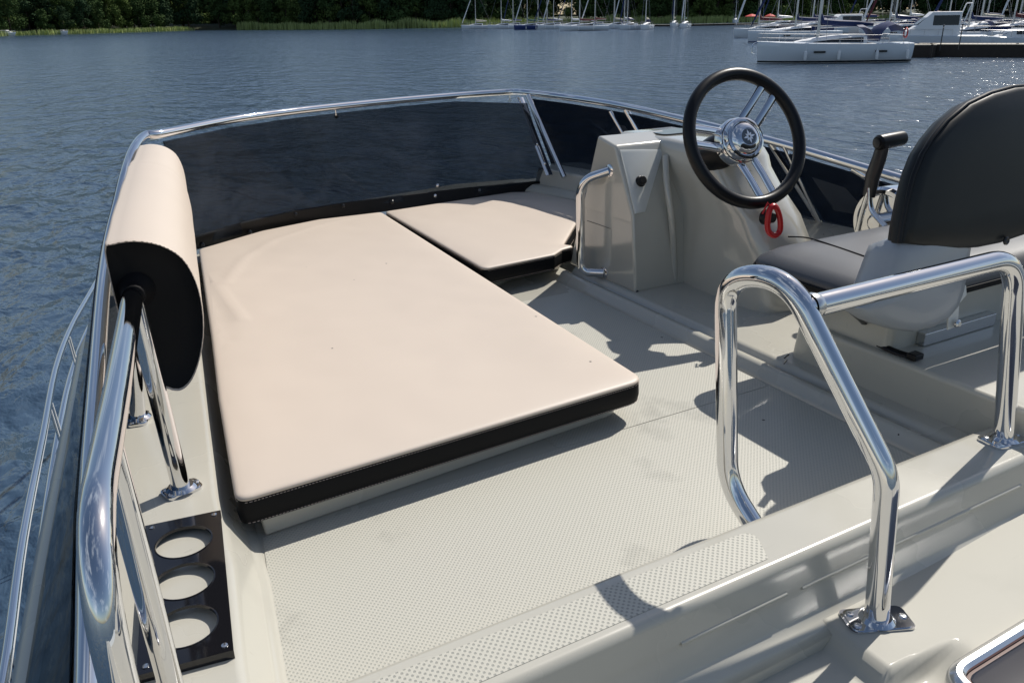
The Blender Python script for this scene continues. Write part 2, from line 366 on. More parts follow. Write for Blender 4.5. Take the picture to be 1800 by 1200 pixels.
# two shallow raised ribs on the riser
for (a, b_) in (((1200, 1090), (1382, 1046)), ((1410, 1026), (1790, 868))):
    p, q = GY(*a, YE0-.012), GY(*b_, YE0-.012)
    bm = bmesh.new(); tube(bm, [(p.x, YE0-.0112, ZL-.048), (q.x, YE0-.0112, ZL-.046)], [.0034]*2, 14); finish('riser_rib', bm, gel, fb)
bm = bmesh.new()
su, sl_ = G(1307, 936, ZL), G(1347, 979, ZL)
prism(bm, rpoly([(.16, sl_.y-.004), (sl_.x, sl_.y-.004), (su.x+.02, su.y), (.16, su.y)], [0, .006, .03, 0]), ZL-.003, ZL+.0007)
finish('nonskid_strip', bm, ns_strip, fb)
# lower deck, moulded: raised foot pad that melts into the higher starboard part
def sst(a, b, v): t = max(0, min(1, (v-a)/(b-a))); return t*t*(3-2*t)
def zlow(x, y):
    right = sst(.90, .985, x)
    pad = sst(.826, .842, x)*sst(.478, .495, y+.09*(x-.9))
    h = max(pad, right)
    return ZD-.02+.026*h+.012*sst(1.0, 1.6, x)
bm = bmesh.new(); NX, NY = 150, 110
gx = [(-.3+.6*i/10) for i in range(10)]+[.3+(1.9-.3)*i/NX for i in range(NX+1)]+[2.1, 2.33]
gy = [-.6+.6*i/10 for i in range(10)]+[(YE0-.03)*i/NY for i in range(NY+1)]
gv = [[bm.verts.new((x, y, zlow(x, y))) for y in gy] for x in gx]
for i in range(len(gx)-1):
    for j in range(len(gy)-1): bm.faces.new((gv[i][j], gv[i+1][j], gv[i+1][j+1], gv[i][j+1]))
finish('lower_deck', bm, gel_l, fb, ang=180)
# starboard kerb of the floor, then the footwell
bm = bmesh.new()
kp = [(1.327, ZF-.02), (1.329, ZF+.003), (1.340, ZF+.008), (1.347, ZF+.022), (1.355, ZF+.028), (1.367, ZF+.028), (1.375, ZF+.016), (1.389, ZF+.014), (1.397, ZF+.026), (1.405, ZF+.034), (1.500, ZF+.035), (2.280, ZF+.035), (2.280, ZF-.02)]
loft(bm, [[Vector((x, y, z)) for x, z in kp] for y in (YE1-.01, 1.2, 1.6, 2.0, 2.13)]); finish('kerb', bm, gel, fb, ang=75, wn=True)
# seat platform
bm = bmesh.new(); pf = rpoly([(1.437, .66), (2.26, .66), (2.26, 1.262), (1.437, 1.25)], [0, 0, 0, .03])
pf2 = rpoly([(1.425, .66), (2.26, .66), (2.26, 1.225), (1.425, 1.225)], [0, 0, 0, .03])
prism(bm, pf, ZF, ZP, pf2); finish('seat_platform', bm, gel, fb, bev=.012)
# starboard coaming
def sxo(y):
    pts = [(-.6, 2.46), (.5, 2.42), (1.4, 2.34), (1.81, 2.27), (2.5, 2.14), (2.9, 2.06), (3.2, 1.95), (3.4, 1.8)]
    for a, b in zip(pts, pts[1:]):
        if y <= b[0]: return a[1]+(b[1]-a[1])*(y-a[0])/(b[0]-a[0])
    return pts[-1][1]
bm = bmesh.new(); rings = []
for y in [-.6, 0, .5, .646]+[.75+.15*i for i in range(17)]:
    X = sxo(y); rings.append([Vector(p) for p in ((X-.30, y, -.5), (X-.28, y, .08), (X-.25, y, .10), (X-.02, y, .10), (X, y, .088), (X+.02, y, -.5))])
loft(bm, rings); finish('coaming', bm, gel, fb, bev=.008)
# front coaming / dash shelf behind the sunpad
bm = bmesh.new(); fr_in = [(.26, 2.70), (.6, 2.88), (1.0, 2.96), (1.6, 3.0), (1.9, 2.92), (2.02, 2.2)]
fr_out = [(.16, 2.80), (.45, 3.12), (1.0, 3.36), (1.6, 3.48), (1.93, 3.42), (2.14, 2.8)]
rings = []
for a, b in zip(fr_in, fr_out):
    d = (Vector(b)-Vector(a)).normalized()*.02
    rings.append([Vector((a[0], a[1], -.3)), Vector((a[0], a[1], .045)), Vector((a[0]+d.x, a[1]+d.y, .05)), Vector((b[0]-d.x, b[1]-d.y, .05)), Vector((b[0], b[1], .03)), Vector((b[0], b[1], -.6))])
loft(bm, rings); finish('front_coaming', bm, gel, fb, ang=50)
# corner shelf beside the console
bm = bmesh.new()
c1, c2, c3 = G(946, 313, .16), G(1030, 345, .085), G(938, 328, .085)
prism(bm, [(c3.x-.01, c3.y+.0), (c2.x+.0, c2.y-.2), (2.12, c2.y-.2), (2.08, 3.12), (c3.x+.12, 3.2)], .03, .165,
      [(c3.x+.03, c3.y+.02), (c2.x+.04, c2.y-.18), (2.08, c2.y-.18), (2.05, 3.06), (c3.x+.15, 3.12)])
finish('corner_shelf', bm, gel, fb, bev=.012)
# cabin body, hull and bow under the flybridge (what a step aside would show)
bm = bmesh.new(); rings = []
for z, g in ((-.5, -.10), (-1.0, .0), (-1.75, .12)):
    rings.append([Vector(p) for p in ((-.33-g, -2.6, z), (-.15-g, 1.2, z), (.1-g, 2.6, z), (.6-g*.5, 3.3+g*3, z), (1.5+g*.5, 3.45+g*3, z), (2.0+g, 2.9, z), (2.3+g, 1.3, z), (2.45+g, -2.6, z))])
loft(bm, rings); finish('cabin', bm, gelw, fb, ang=40)
bm = bmesh.new(); rings = []
for z, k, bw in ((-3.2, .84, 5.2), (-2.75, .90, 5.9), (-2.1, .97, 6.4), (-1.62, 1.0, 6.7)):
    rings.append([Vector((1.05+hx*k, y if y < 3 else 3+(y-3)*(bw-3)/3.7, z)) for hx, y in ((-1.55, -3), (-1.58, 0), (-1.5, 2.2), (-1.2, 4), (-.65, 5.7), (0, 6.7), (.65, 5.7), (1.2, 4), (1.5, 2.2), (1.58, 0), (1.55, -3))])
loft(bm, rings); finish('hull', bm, gelw, fb, ang=40)
# mattress plinths
bm = bmesh.new()
m1b = [G(435, 953, ZF), G(1106, 722, ZF)]
pb = rpoly([(xi(1.2)+.06, m1b[0].y), (m1b[1].x-.02, m1b[1].y), (.87, 1.9), (1.03, 2.92), (.37, 2.82), (xi(1.8)+.05, 1.8)], [0, .04, 0, 0, 0, 0])
pt = rpoly([(xi(1.2)+.055, m1b[0].y+.004), (m1b[1].x-.03, m1b[1].y+.004), (.86, 1.9), (1.03, 2.92), (.36, 2.82), (xi(1.8)+.045, 1.8)], [0, .04, 0, 0, 0, 0])
prism(bm, pb, ZF, .022, pt)
m2 = [G(905, 506, ZF), G(1000, 500, ZF)]
p2 = [(.80, m2[0].y), (1.09, m2[0].y+.005), (1.19, m2[0].y+.07), (1.40, m2[0].y+.09), (1.5, 2.85), (.98, 2.92)]
prism(bm, p2, ZF, .022, [(x, y-.012 if y < 2.4 else y) for x, y in p2])
finish('sunpad_plinth', bm, gel, fb, bev=.006)
# ------------------------------------------------------------------ sunpad cushions
ZT, ZB = .076, .020
def seg_dist(p, a, b):
    ab = b-a; t = max(0, min(1, (p-a).dot(ab)/ab.length_squared)); return (p-(a+ab*t)).length
def padded_top(bm, ring, ridges):
    """fill the cushion's outline with a fine mesh that swells, dips and creases like stuffed leather"""
    from mathutils.geometry import delaunay_2d_cdt
    n = len(ring); R2 = [Vector((p.x, p.y)) for p in ring]; step = .011
    x0, x1 = min(p.x for p in R2), max(p.x for p in R2); y0, y1 = min(p.y for p in R2), max(p.y for p in R2)
    def inside(p):
        c = False
        for i in range(n):
            a, b = R2[i], R2[i-1]
            if (a.y > p.y) != (b.y > p.y) and p.x < (b.x-a.x)*(p.y-a.y)/(b.y-a.y)+a.x: c = not c
        return c
    edge = lambda p: min(seg_dist(p, R2[i], R2[i-1]) for i in range(n))
    pts = list(R2); y = y0
    while y < y1:
        x = x0
        while x < x1:
            p = Vector((x, y))
            if inside(p):
                if edge(p) > .006: pts.append(p)
            x += step*(1 if y < 1.5 else 1.3)
        y += step*(1 if y < 1.5 else 1.5)
    vs, es, fs, *_ = delaunay_2d_cdt(pts, [(i, (i+1) % n) for i in range(n)], [], 1, 1e-7)
    z = ring[0].z; bv = []
    for p in vs:
        e = edge(p); h = .0045*(1-math.exp(-e/.03))
        h += .0028*noise.noise(Vector((p.x*3.1, p.y*3.1, 1)))*min(1, e/.08)+.0012*noise.noise(Vector((p.x*11, p.y*11, 5)))*min(1, e/.05)
        for rl, hh, w in ridges:
            d = min(seg_dist(p, a, b) for a, b in zip(rl, rl[1:])); h += hh*math.exp(-(d/w)**2)*min(1, e/.03)
        bv.append(bm.verts.new((p.x, p.y, z+h)))
    for f in fs:
        try: bm.faces.new([bv[i] for i in f])
        except ValueError: pass
def cushion(name, poly, label, corner, ridges=()):
    t = thing(name, label, 'cushion', (sum(p[0] for p in poly)/len(poly), sum(p[1] for p in poly)/len(poly), ZB))
    pl_ = rpoly(poly, corner, 6)
    cx, cy = t.location.x, t.location.y
    bm = bmesh.new()
    def off(k, d):   # inset by distance
        out = []
        n = len(pl_)
        area = sum(pl_[i][0]*pl_[(i+1) % n][1]-pl_[(i+1) % n][0]*pl_[i][1] for i in range(n)); sg = 1 if area > 0 else -1
        for i in range(n):
            a, p, b = Vector(pl_[i-1]), Vector(pl_[i]), Vector(pl_[(i+1) % n]); e1, e2 = (p-a).normalized(), (b-p).normalized()
            nn = (Vector((-e1.y, e1.x))+Vector((-e2.y, e2.x))); nn.normalize(); out.append(p+nn*d*sg)
        return [Vector((q.x, q.y, k)) for q in out]
    side = [off(ZB, .006), off(ZB+.004, .001), off(ZB+.02, -.002), off(ZT-.014, -.001), off(ZT-.009, .0)]
    loft(bm, side); finish('side_band', bm, blackv, t, ang=60)
    bm = bmesh.new(); top = [off(ZT-.0092, .0005), off(ZT-.006, -.0015), off(ZT-.003, .0002), off(ZT-.001, .004), off(ZT, .008)]
    V = loft(bm, top, caps=False)
    padded_top(bm, [v.co.copy() for v in V[-1]], ridges)
    finish('top_cover', bm, pink, t, ang=80)
    # stitched seam along the side band
    for zz, mm in ((ZT-.0115, thread), (ZB+.006, thread)):
        bm = bmesh.new(); ring = off(zz, -.0022 if zz > .11 else -.0005); ring.append(ring[0])
        for a, b in zip(ring, ring[1:]):
            L_ = (b-a).length; k = int(L_/.006)
            if k < 1: continue
            for i in range(k):
                p = a.lerp(b, (i+.2)/k); q = a.lerp(b, (i+.8)/k); tube(bm, [p, q], .0006, 4)
        finish('stitching', bm, mm, t)
    # piped edge seam
    return t, off
c_near = [G(415, 878, ZT), G(1133, 665, ZT), G(670, 372, ZT), G(560, 385, ZT), G(460, 405, ZT), G(350, 437, ZT), G(372, 590, ZT), G(385, 700, ZT)]
V2 = lambda x, y: G(x, y, ZT).to_2d()
rid = [([V2(395, 500), V2(430, 455), V2(480, 425), V2(560, 398), V2(650, 378)], .0032, .013), ([V2(352, 478), V2(375, 500), V2(400, 530), V2(425, 565)], .0032, .012),
       ([V2(360, 520), V2(385, 545), V2(400, 600)], -.002, .02)]
cu1, off1 = cushion('sunpad_cushion', [(p.x, p.y) for p in c_near], 'large beige leather sunpad cushion with black stitched side, nearest to the camera', [.022, .04, .02, 0, .1, .03, 0, 0], rid)
c_far = [G(677, 371, ZT), G(850, 471, ZT), G(974, 446, ZT), G(988, 437, ZT), G(1010, 431, ZT)]
c_far = [(p.x, p.y) for p in c_far]+[(1.40, 1.80+.0), (1.40, 2.2), (1.62, 2.45), (1.72, 2.60)]+[(p.x, p.y) for p in (G(1012, 352, ZT), G(940, 337, ZT), G(900, 337, ZT))]
c_far = [c for c in c_far if c != (1.40, 1.80)]
cu2, off2 = cushion('sunpad_cushion', c_far, 'smaller beige leather sunpad cushion between the large one and the helm console', [.02, .02, .015, .015, .02, .02, .03, .03, .03, .05, .05, 0])
# ------------------------------------------------------------------ windscreen
ws = thing('windscreen', 'dark tinted glass windscreen with polished steel top rail around the upper deck', 'windscreen', (1.05, 2.9, .05))
ZR = .47
railF = [G(285, 235, ZR), G(400, 212, ZR), G(500, 198, ZR), G(588, 188, ZR), G(700, 177, ZR), G(800, 168.5, ZR), G(870, 163.5, ZR+.002)]
corner = G(900, 162, ZR+.003)
def SRp(x, y, X): return GX(x, y, X)
railS = [SRp(925, 163, 1.80), SRp(1000, 172, 1.90), SRp(1100, 188, 1.93), SRp(1220, 215, 1.98), SRp(1355, 248, 2.03), SRp(1500, 290, 2.08), SRp(1640, 331, 2.12)]
d_ = (railS[-1]-railS[-2]); railS.append(railS[-1]+d_); railS.append(railS[-1]+d_)
railL = [Vector((-.20, -.3, .03)), Vector((-.145, .2, .085)), Vector((-.10, .60, .13)), Vector((-.082, .79, .15)), Vector((-.06, 1.10, .18)), Vector((-.02, 1.48, .22)), Vector((.023, 1.84, .27)), Vector((.058, 2.08, .305)), Vector((.098, 2.22, .36)), Vector((.135, 2.36, .41)), Vector((.178, 2.52, .452)), Vector((.225, 2.655, .47))]
allr = smoothpath(railL+railF+[corner]+railS, 4)
bm = bmesh.new(); tube(bm, allr, .0135, 18); finish('top_rail', bm, chrome, ws)
# thin steel capping strip along the top of the glass
def wall(top, bot, dz_top=-.024, thick=.006):
    """outer glass pane: top and bottom polylines"""
    bm = bmesh.new(); rings = []
    for i, (t, b) in enumerate(zip(top, bot)):
        t = t+Vector((0, 0, dz_top)); j = min(i+1, len(top)-1); k = max(i-1, 0)
        along = (top[j]-top[k]).normalized(); nrm = along.cross(t-b).normalized()*thick/2
        rings.append([b-nrm, t-nrm, t+nrm, b+nrm])
    loft(bm, rings); return bm
botF = [G(345, 437, .06), G(430, 415, .06), G(520, 395, .06), G(600, 382, .06), G(720, 366, .06), G(830, 352, .06), G(972, 335, .06)]
topF = [railF[0]]+railF[1:6]+[G(926, 171, ZR)]
bmg = wall(topF, botF); finish('front_pane', bmg, tint, ws, ang=60)
def lerp(a, b, t): return a+(b-a)*t
# port side pane
topL = [p+Vector((-.018, 0, -.008)) for p in railL[:-1]]+[Vector((.212, 2.66, .46))]
botL = [Vector((xo(p.y)-.0+.012 if p.y < 2.5 else xo(p.y)+.08, p.y, ZS-.005)) for p in topL]; botL[-1] = Vector((.25, 2.84, .05))
for k, p in enumerate(topL):
    if p.z < .10: botL[k] = Vector((p.x-.03, p.y, p.z-.12))
bmg = wall(topL, botL, dz_top=-.004); finish('side_pane', bmg, tint2, ws, ang=60)
# starboard panes between the posts
base = lambda x, y, z=.10: G(x, y, z)
bA = G(978, 312, .10); bC = G(1450, 402, .10)
botS = [bA, Vector((2.02, 2.75, .10)), Vector((2.09, 2.35, .10)), Vector((2.14, 2.1, .10)), bC, Vector((2.25, 1.5, .10)), Vector((2.28, 1.2, .10)), Vector((2.33, .8, .10)), Vector((2.36, .4, .10))]
topS = [railS[0]+Vector((0, -.01, 0))]+railS[1:]
for k, (i, j) in enumerate(((0, 2), (2, 4), (4, 8))):
    bmg = wall(topS[i:j+1], botS[i:j+1]); finish('side_pane', bmg, tint3, ws, ang=60)
# black clamping strip along the foot of the front glass, with dome bolts
bm = bmesh.new(); rings = []
for i, b in enumerate(botF):
    t = topF[i]; s = (t-b).normalized(); j = min(i+1, len(botF)-1); k = max(i-1, 0); al = (botF[j]-botF[k]).normalized(); n_ = al.cross(s).normalized()
    if n_.y > 0: n_ = -n_
    p = b+s*.0
    rings.append([p+n_*.006, p+n_*.009+s*.052, p+n_*.004+s*.056, p-n_*.002])
loft(bm, rings); finish('clamping_strip', bm, blackp, ws)
for (x, y) in ((353, 428), (437, 407), (518, 376), (602, 362), (688, 355), (764, 345), (768, 327), (842, 336), (920, 329)):
    # bolt on the inner face of the glass
    best = None
    for i in range(len(botF)-1):
        n_ = (botF[i+1]-botF[i]).cross(topF[i]-botF[i]).normalized(); d = ray(x, y); p = C0+d*((botF[i]-C0).dot(n_)/d.dot(n_))
        s = (p-botF[i]).dot((botF[i+1]-botF[i]).normalized())
        if -.02 <= s <= (botF[i+1]-botF[i]).length+.05: best = (p, -n_ if n_.y > 0 else n_)
    if best:
        bm = bmesh.new(); lathe(bm, [(.008, 0.005), (.008, .011), (.005, .015), (.0, .017)], best[0], best[1], 14); finish('bolt', bm, blacks if y > 350 else chrome, ws)
# hanging clip on the rail
for (x, y) in ((588, 197), (893, 170)):
    p = G(x, y, ZR-.02) if x < 700 else G(x, y, ZR-.02)
    bm = bmesh.new(); tube(bm, [p+Vector((0, -.012, .02)), p+Vector((0, -.014, -.012))], .006, 10, flat=.5); lathe(bm, [(.009, -.003), (.009, .003)], p+Vector((0, -.014, -.016)), (0, 1, 0), 16)
    finish('glass_clip', bm, chrome, ws)
# posts
def post(a, b, r_, name='post', flat=None, n=12):
    bm = bmesh.new(); tube(bm, [a, b], r_, n, flat=flat); return finish(name, bm, chrome, ws)
pA0, pA1 = G(928, 168, ZR-.005), G(992, 312, .155); post(pA0, pA1, .011)
pB0, pB1 = G(914, 172, ZR-.02), G(966, 308, .155)
o = post(pB0, pB1, .016, 'post_plate', flat=.25)
for k in (.1, .35, .6, .85):
    p = pB0.lerp(pB1, k)+Vector((-.004, -.006, 0)); bm = bmesh.new(); lathe(bm, [(.006, 0), (.006, .004), (.003, .006)], p, (-.2, -1, .3), 12); finish('bolt', bm, screw, ws)
post(railS[2]+Vector((0, 0, -.01)), Vector((2.06, 2.40, .10)), .011); post(railS[2]+Vector((-.03, .06, -.02)), Vector((2.02, 2.46, .10)), .007)
pc = GX(1355, 252, 2.03); post(pc, bC, .012); post(GX(1378, 258, 2.03), GX(1440, 388, 2.14), .006)
post(railS[5]+Vector((0, 0, -.01)), botS[6], .012)
# ------------------------------------------------------------------ port rail carrying the backrest
pr = thing('handrail', 'long polished steel handrail on short legs holding the beige backrest pad, at the left', 'handrail', (0, 1.1, ZS))
RT = .0148
top = fillet([(-.045, .60, ZS+.004), (-.043, .605, .405), (-.0, .908, .402), (.06, 1.347, .40), (.125, 1.9, .40), (.20, 2.5, .40)], [.11, .4, .4, .4], 10)
bm = bmesh.new(); tube(bm, top, RT, 20); finish('rail_tube', bm, chrome, pr)
def leg(foot, topp, par, r_=RT, fl=True, rz=0, bend=None):
    bm = bmesh.new(); pts = [foot, topp] if not bend else fillet([foot, bend, topp], .05, 8)
    tube(bm, pts, r_, 20); o = finish('leg', bm, chrome, par)
    if fl: flange(o, foot, rz=rz, size=(.062, .04))
    return o
f1 = G(320, 862, ZS); leg(Vector((f1.x, f1.y, ZS)), (.052, 1.30, .40), pr, rz=R(15))
f2 = G(243, 738, ZS); leg(Vector((f2.x, f2.y, ZS)), (.065, 1.60, .39), pr, rz=R(80))
f3 = G(316, 1262, ZS); t3 = Vector((-.016, .80, .402)); leg(Vector((f3.x, f3.y, ZS)), t3, pr, r_=.0135, rz=R(15))
flange(pr, (-.045, .60, ZS), size=(.062, .04))
# backrest pad
bp_ = thing('backrest_pad', 'long padded beige backrest with black end caps strapped over the port handrail', 'cushion', (.1, 1.9, .23))
sec = [(-.002, .395), (-.002, .472), (.010, .481), (.04, .4815), (.075, .470), (.103, .445), (.117, .405), (.120, .36), (.114, .31), (.098, .262), (.078, .232), (.055, .228), (.022, .262), (.002, .33)]
def closed_curve(pts, n=3):
    N = len(pts); out = []
    for i in range(N):
        p0, p1, p2, p3 = [Vector(pts[(i+k) % N]) for k in (-1, 0, 1, 2)]
        for k in range(n):
            t = k/n; out.append(.5*((2*p1)+(-p0+p2)*t+(2*p0-5*p1+4*p2-p3)*t*t+(-p0+3*p1-3*p2+p3)*t**3))
    return out
secs = closed_curve(sec); cxs, czs = .06, .36
def padx(y): return lin((.028, 1.3), (.185, 2.5), y)
def padring(y, k=1.0, dx=0):
    s = 1.0 if y < 2.05 else 1-.06*sst(2.05, 2.2, y)
    kk = k*s
    return [Vector((padx(y)+cxs+(p.x-cxs)*kk+dx, y, czs+(p.y-czs)*kk + (.002*math.sin(y*9)))) for p in secs]
bm = bmesh.new()
yy = [(1.302, .965), (1.299, .99), (1.303, 1.0), (1.31, 1.004), (1.32, 1.0)]+[(1.4+.08*i, 1.0+.006*math.sin(i*1.7)) for i in range(8)]+[(2.03, 1.0), (2.045, .985), (2.055, .975), (2.07, .985)]+[(2.1+.07*i, .985-.01*i) for i in range(6)]+[(2.50, .92), (2.53, .86), (2.55, .74), (2.56, .5)]
V = loft(bm, [padring(y, k) for y, k in yy], caps=False); bm.faces.new(V[-1]); finish('cover', bm, pink, bp_, ang=70)
bm = bmesh.new(); loft(bm, [padring(1.301, .967), padring(1.3035, .95), padring(1.308, .60), padring(1.312, .25)], caps=False)
rr = padring(1.312, .25); loft(bm, [rr, [Vector((padx(1.3)+cxs, 1.3125, czs))]*len(rr)], caps=False); finish('end_cap', bm, blackv, bp_, ang=70)
bm = bmesh.new()
ring = padring(1.2985, .985)
for i in range(len(ring)):
    a, b = ring[i], ring[(i+1) % len(ring)]
    k = max(1, int((b-a).length/.006))
    for j in range(k): tube(bm, [a.lerp(b, (j+.2)/k), a.lerp(b, (j+.8)/k)], .0007, 4)
finish('stitching', bm, thread, bp_)
bm = bmesh.new(); e = Vector((.063, 1.30, .405)); lathe(bm, [(.030, 0.012), (.026, .004), (.0195, -.004), (.0165, -.014), (.0155, -.022)], Vector((.0545, 1.30, .4005)), (.12, 1, .0), 24); finish('rail_sleeve', bm, blackv, bp_)
# ------------------------------------------------------------------ cup holder
cq = [G(258, 922, ZL), G(383, 888, ZL), G(413, 1138, ZL), G(300, 1176, ZL)]
ch = thing('cup_holder', 'glossy black plate with three round cup holes set in the port side deck', 'cup holder', (.05, .92, ZS))
xa, xb = -.012, .0
ZC = ZS+.011; bx = [(.110, 1.182), (.066, .855)]
e_x = Vector((bx[0][0]-bx[1][0], bx[0][1]-bx[1][1], 0)).normalized(); e_p = Vector((-e_x.y, e_x.x, 0))
wid = .111; org = Vector((bx[1][0], bx[1][1], ZC)); ln = math.hypot(bx[0][0]-bx[1][0], bx[0][1]-bx[1][1])
holes = [G(330, 950, ZL+.004), G(336, 1015, ZL+.004), G(342, 1098, ZL+.004)]
hc = []
for k in range(3):
    s = ln*(.205+.295*(2-k)) ; hc.append(org+e_x*s+e_p*(wid*.5))
hr = .040; TH = .004
bm = bmesh.new()
def bridge_holes(zlo, zhi):
    """plate of three bays, each bay a rectangle with a round hole"""
    cuts = [0, ln*(.205+.1475), ln*(.205+.295+.1475), ln]; n = 48
    for b in range(3):
        c = hc[2-b]; s0, s1 = cuts[b], cuts[b+1]; cs = (c-org).dot(e_x)
        ri, ro = [], []
        for k in range(n):
            a = 2*math.pi*k/n; dx, dy = math.cos(a), math.sin(a)
            ts = []
            if dx > 1e-6: ts.append((s1-cs)/dx)
            if dx < -1e-6: ts.append((s0-cs)/dx)
            if dy > 1e-6: ts.append((wid/2)/dy)
            if dy < -1e-6: ts.append((-wid/2)/dy)
            t = min(ts); ri.append(c+e_x*dx*hr+e_p*dy*hr); ro.append(c+e_x*dx*t+e_p*dy*t)
        # snap nearest ray points on to the rectangle's corners
        for s_, w_ in ((s0, -wid/2), (s1, -wid/2), (s0, wid/2), (s1, wid/2)):
            q = org+e_x*s_+e_p*(wid/2+w_); j = min(range(n), key=lambda i: (ro[i]-q).length); ro[j] = q
        Z = lambda v, z: Vector((v.x, v.y, z))
        loft(bm, [[Z(v, zlo) for v in ri], [Z(v, zhi) for v in ri], [Z(v, zhi) for v in ro], [Z(v, zlo) for v in ro], [Z(v, zlo) for v in ri]], caps=False)
bridge_holes(ZC-.002, ZC+.002)
finish('plate', bm, gloss, ch, smooth=False)
for c in hc:
    bm = bmesh.new(); lathe(bm, [(hr+.001, -.001), (hr+.001, .0028), (hr-.0005, .003), (hr-.001, -.001)], Vector((c.x, c.y, ZC)), (0, 0, 1), 48, cap=False); finish('hole_rim', bm, gloss, ch)
for s_, w_ in ((ln-.010, .010), (.012, .010), (ln-.010, wid-.010), (.012, wid-.010)):
    q = org+e_x*s_+e_p*w_; bm = bmesh.new(); lathe(bm, [(.0042, .001), (.004, .0032), (.002, .0036)], Vector((q.x, q.y, ZC)), (0, 0, 1), 16); finish('screw', bm, screw, ch)
# folded end skirts standing on the deck
for s0_, s1_ in ((0, .004), (ln-.004, ln)):
    bm = bmesh.new(); q4 = [org+e_x*a_+e_p*b_ for a_, b_ in ((s0_, 0), (s1_, 0), (s1_, wid), (s0_, wid))]
    loft(bm, [[Vector((v.x, v.y, ZS)) for v in q4], [Vector((v.x, v.y, ZC-.002)) for v in q4]]); finish('skirt', bm, gloss, ch, smooth=False)
# ------------------------------------------------------------------ stair hoop rail
hp = thing('hoop_handrail', 'polished steel hoop handrail with a crossbar standing on the aft ledge beside the steps', 'handrail', (.9, .7, 0))
HR = .0170
foot = G(1541, 1088, ZD+.008)
cxh = foot.x; fy = foot.y
ft = Vector((cxh, fy, ZD+.006))
k1 = GX(1560, 835, cxh+.004)
xm = cxh+.035
frontX = .855
a1 = GX(1277, 800, frontX); a2 = GX(1275, 420, frontX)
pts = [ft, k1, Vector((.91, .845, .505)), Vector((frontX, a1.y+.015, .47)), Vector((frontX, a1.y, .05)), Vector((frontX+.004, .775, -.012))]
pts = [ft, k1, GX(1386, 486, .865), GX(1275, 484, frontX), GX(1279, 850, frontX), GX(1340, 946, frontX+.01)]
hoop = fillet(pts, [.10, .12, .085, .12], 14)
bm = bmesh.new(); tube(bm, hoop, HR, 28); finish('hoop_tube', bm, chrome, hp)
flange(hp, (ft.x, ft.y, ZD+.004), size=(.098, .050), rz=R(-24))
def pxy(p): d = p-C0; z = d.dot(fw); return 900+F*d.dot(rt)/z, 600-F*d.dot(up)/z
jn = min(hoop[:60], key=lambda p: math.hypot(pxy(p)[0]-1402, pxy(p)[1]-543)).copy(); be = GY(1758, 458, .72); fb2 = GY(1740, 790, .72); zf2 = ZL
pts = [jn, be+Vector((.015, 0, .0)), Vector((be.x+.055, .722, zf2+.002))]
bar = fillet([jn, Vector((GY(1786, 450, .72).x, .72, GY(1786, 450, .72).z)), Vector((fb2.x, .70, zf2))], .075, 14)
bm = bmesh.new(); tube(bm, bar, HR, 28); finish('crossbar', bm, chrome, hp)
bm = bmesh.new(); dj = (bar[1]-bar[0]).normalized(); lathe(bm, [(HR+.002, .010), (HR+.003, .016), (HR+.001, .022), (HR, .026)], jn, dj, 24, cap=False); finish('weld', bm, steel, hp)
flange(hp, (fb2.x, .70, ZL), size=(.085, .05), rz=R(-8))
# ------------------------------------------------------------------ helm console
co = thing('helm_console', 'grey green moulded helm console with steering wheel and side grab handle', 'helm console', (1.6, 1.95, ZF))
XC = 1.41
P = {k: GX(*v, XC) for k, v in dict(fb=(1003, 472), ft=(1050, 238), nt=(1081, 256), nm=(1112, 381), nb=(1116, 522)).items()}
z_b = ZF+.03
# cheek (port block): side profile extruded to starboard, its upper aft corner cut by a sloping facet
prof = [(P['fb'].y+.01, z_b), (P['nb'].y, z_b), (P['nm'].y, P['nm'].z), (P['nt'].y, P['nt'].z), (P['ft'].y, P['ft'].z)]
XQ = 1.60
bm = bmesh.new()
rings = [[Vector((XC, y, z)) for y, z in prof], [Vector((XQ+.05, y-.006, z)) for y, z in prof]]
loft(bm, rings); finish('cheek', bm, gel_c, co, bev=.009, seg=3)
# raised facet holding the socket; lighter gelcoat paints in light caught by the tilt
fa = [GX(1081, 256, XC), GX(1112, 381, XC)]
def onf(x, y):  # on the sloping plane of the cheek
    p0 = P['nt']; e1 = Vector((1, 0, 0)); e2 = (P['nm']-P['nt']); n_ = e1.cross(e2).normalized(); d = ray(x, y); return C0+d*((p0-C0).dot(n_)/d.dot(n_)), n_
q = [onf(1086, 262)[0], onf(1114, 379)[0], onf(1133, 373)[0], onf(1166, 262)[0]]; n_ = onf(0, 0)[1]
if n_.y > 0: n_ = -n_
bm = bmesh.new(); e2 = (q[1]-q[0]); fc = [v+n_*.001 for v in (q[0]+Vector((.006, 0, -.004)), q[1]+Vector((.004, 0, .004)), q[2], q[3])]
loft(bm, [[v-n_*.01 for v in fc], [v+n_*.002 for v in fc], [fc[0].lerp(fc[2], .05)+n_*.0045, fc[1].lerp(fc[3], .05)+n_*.0045, fc[2].lerp(fc[0], .05)+n_*.0045, fc[3].lerp(fc[1], .05)+n_*.0045]]); finish('facet', bm, gelw, co)
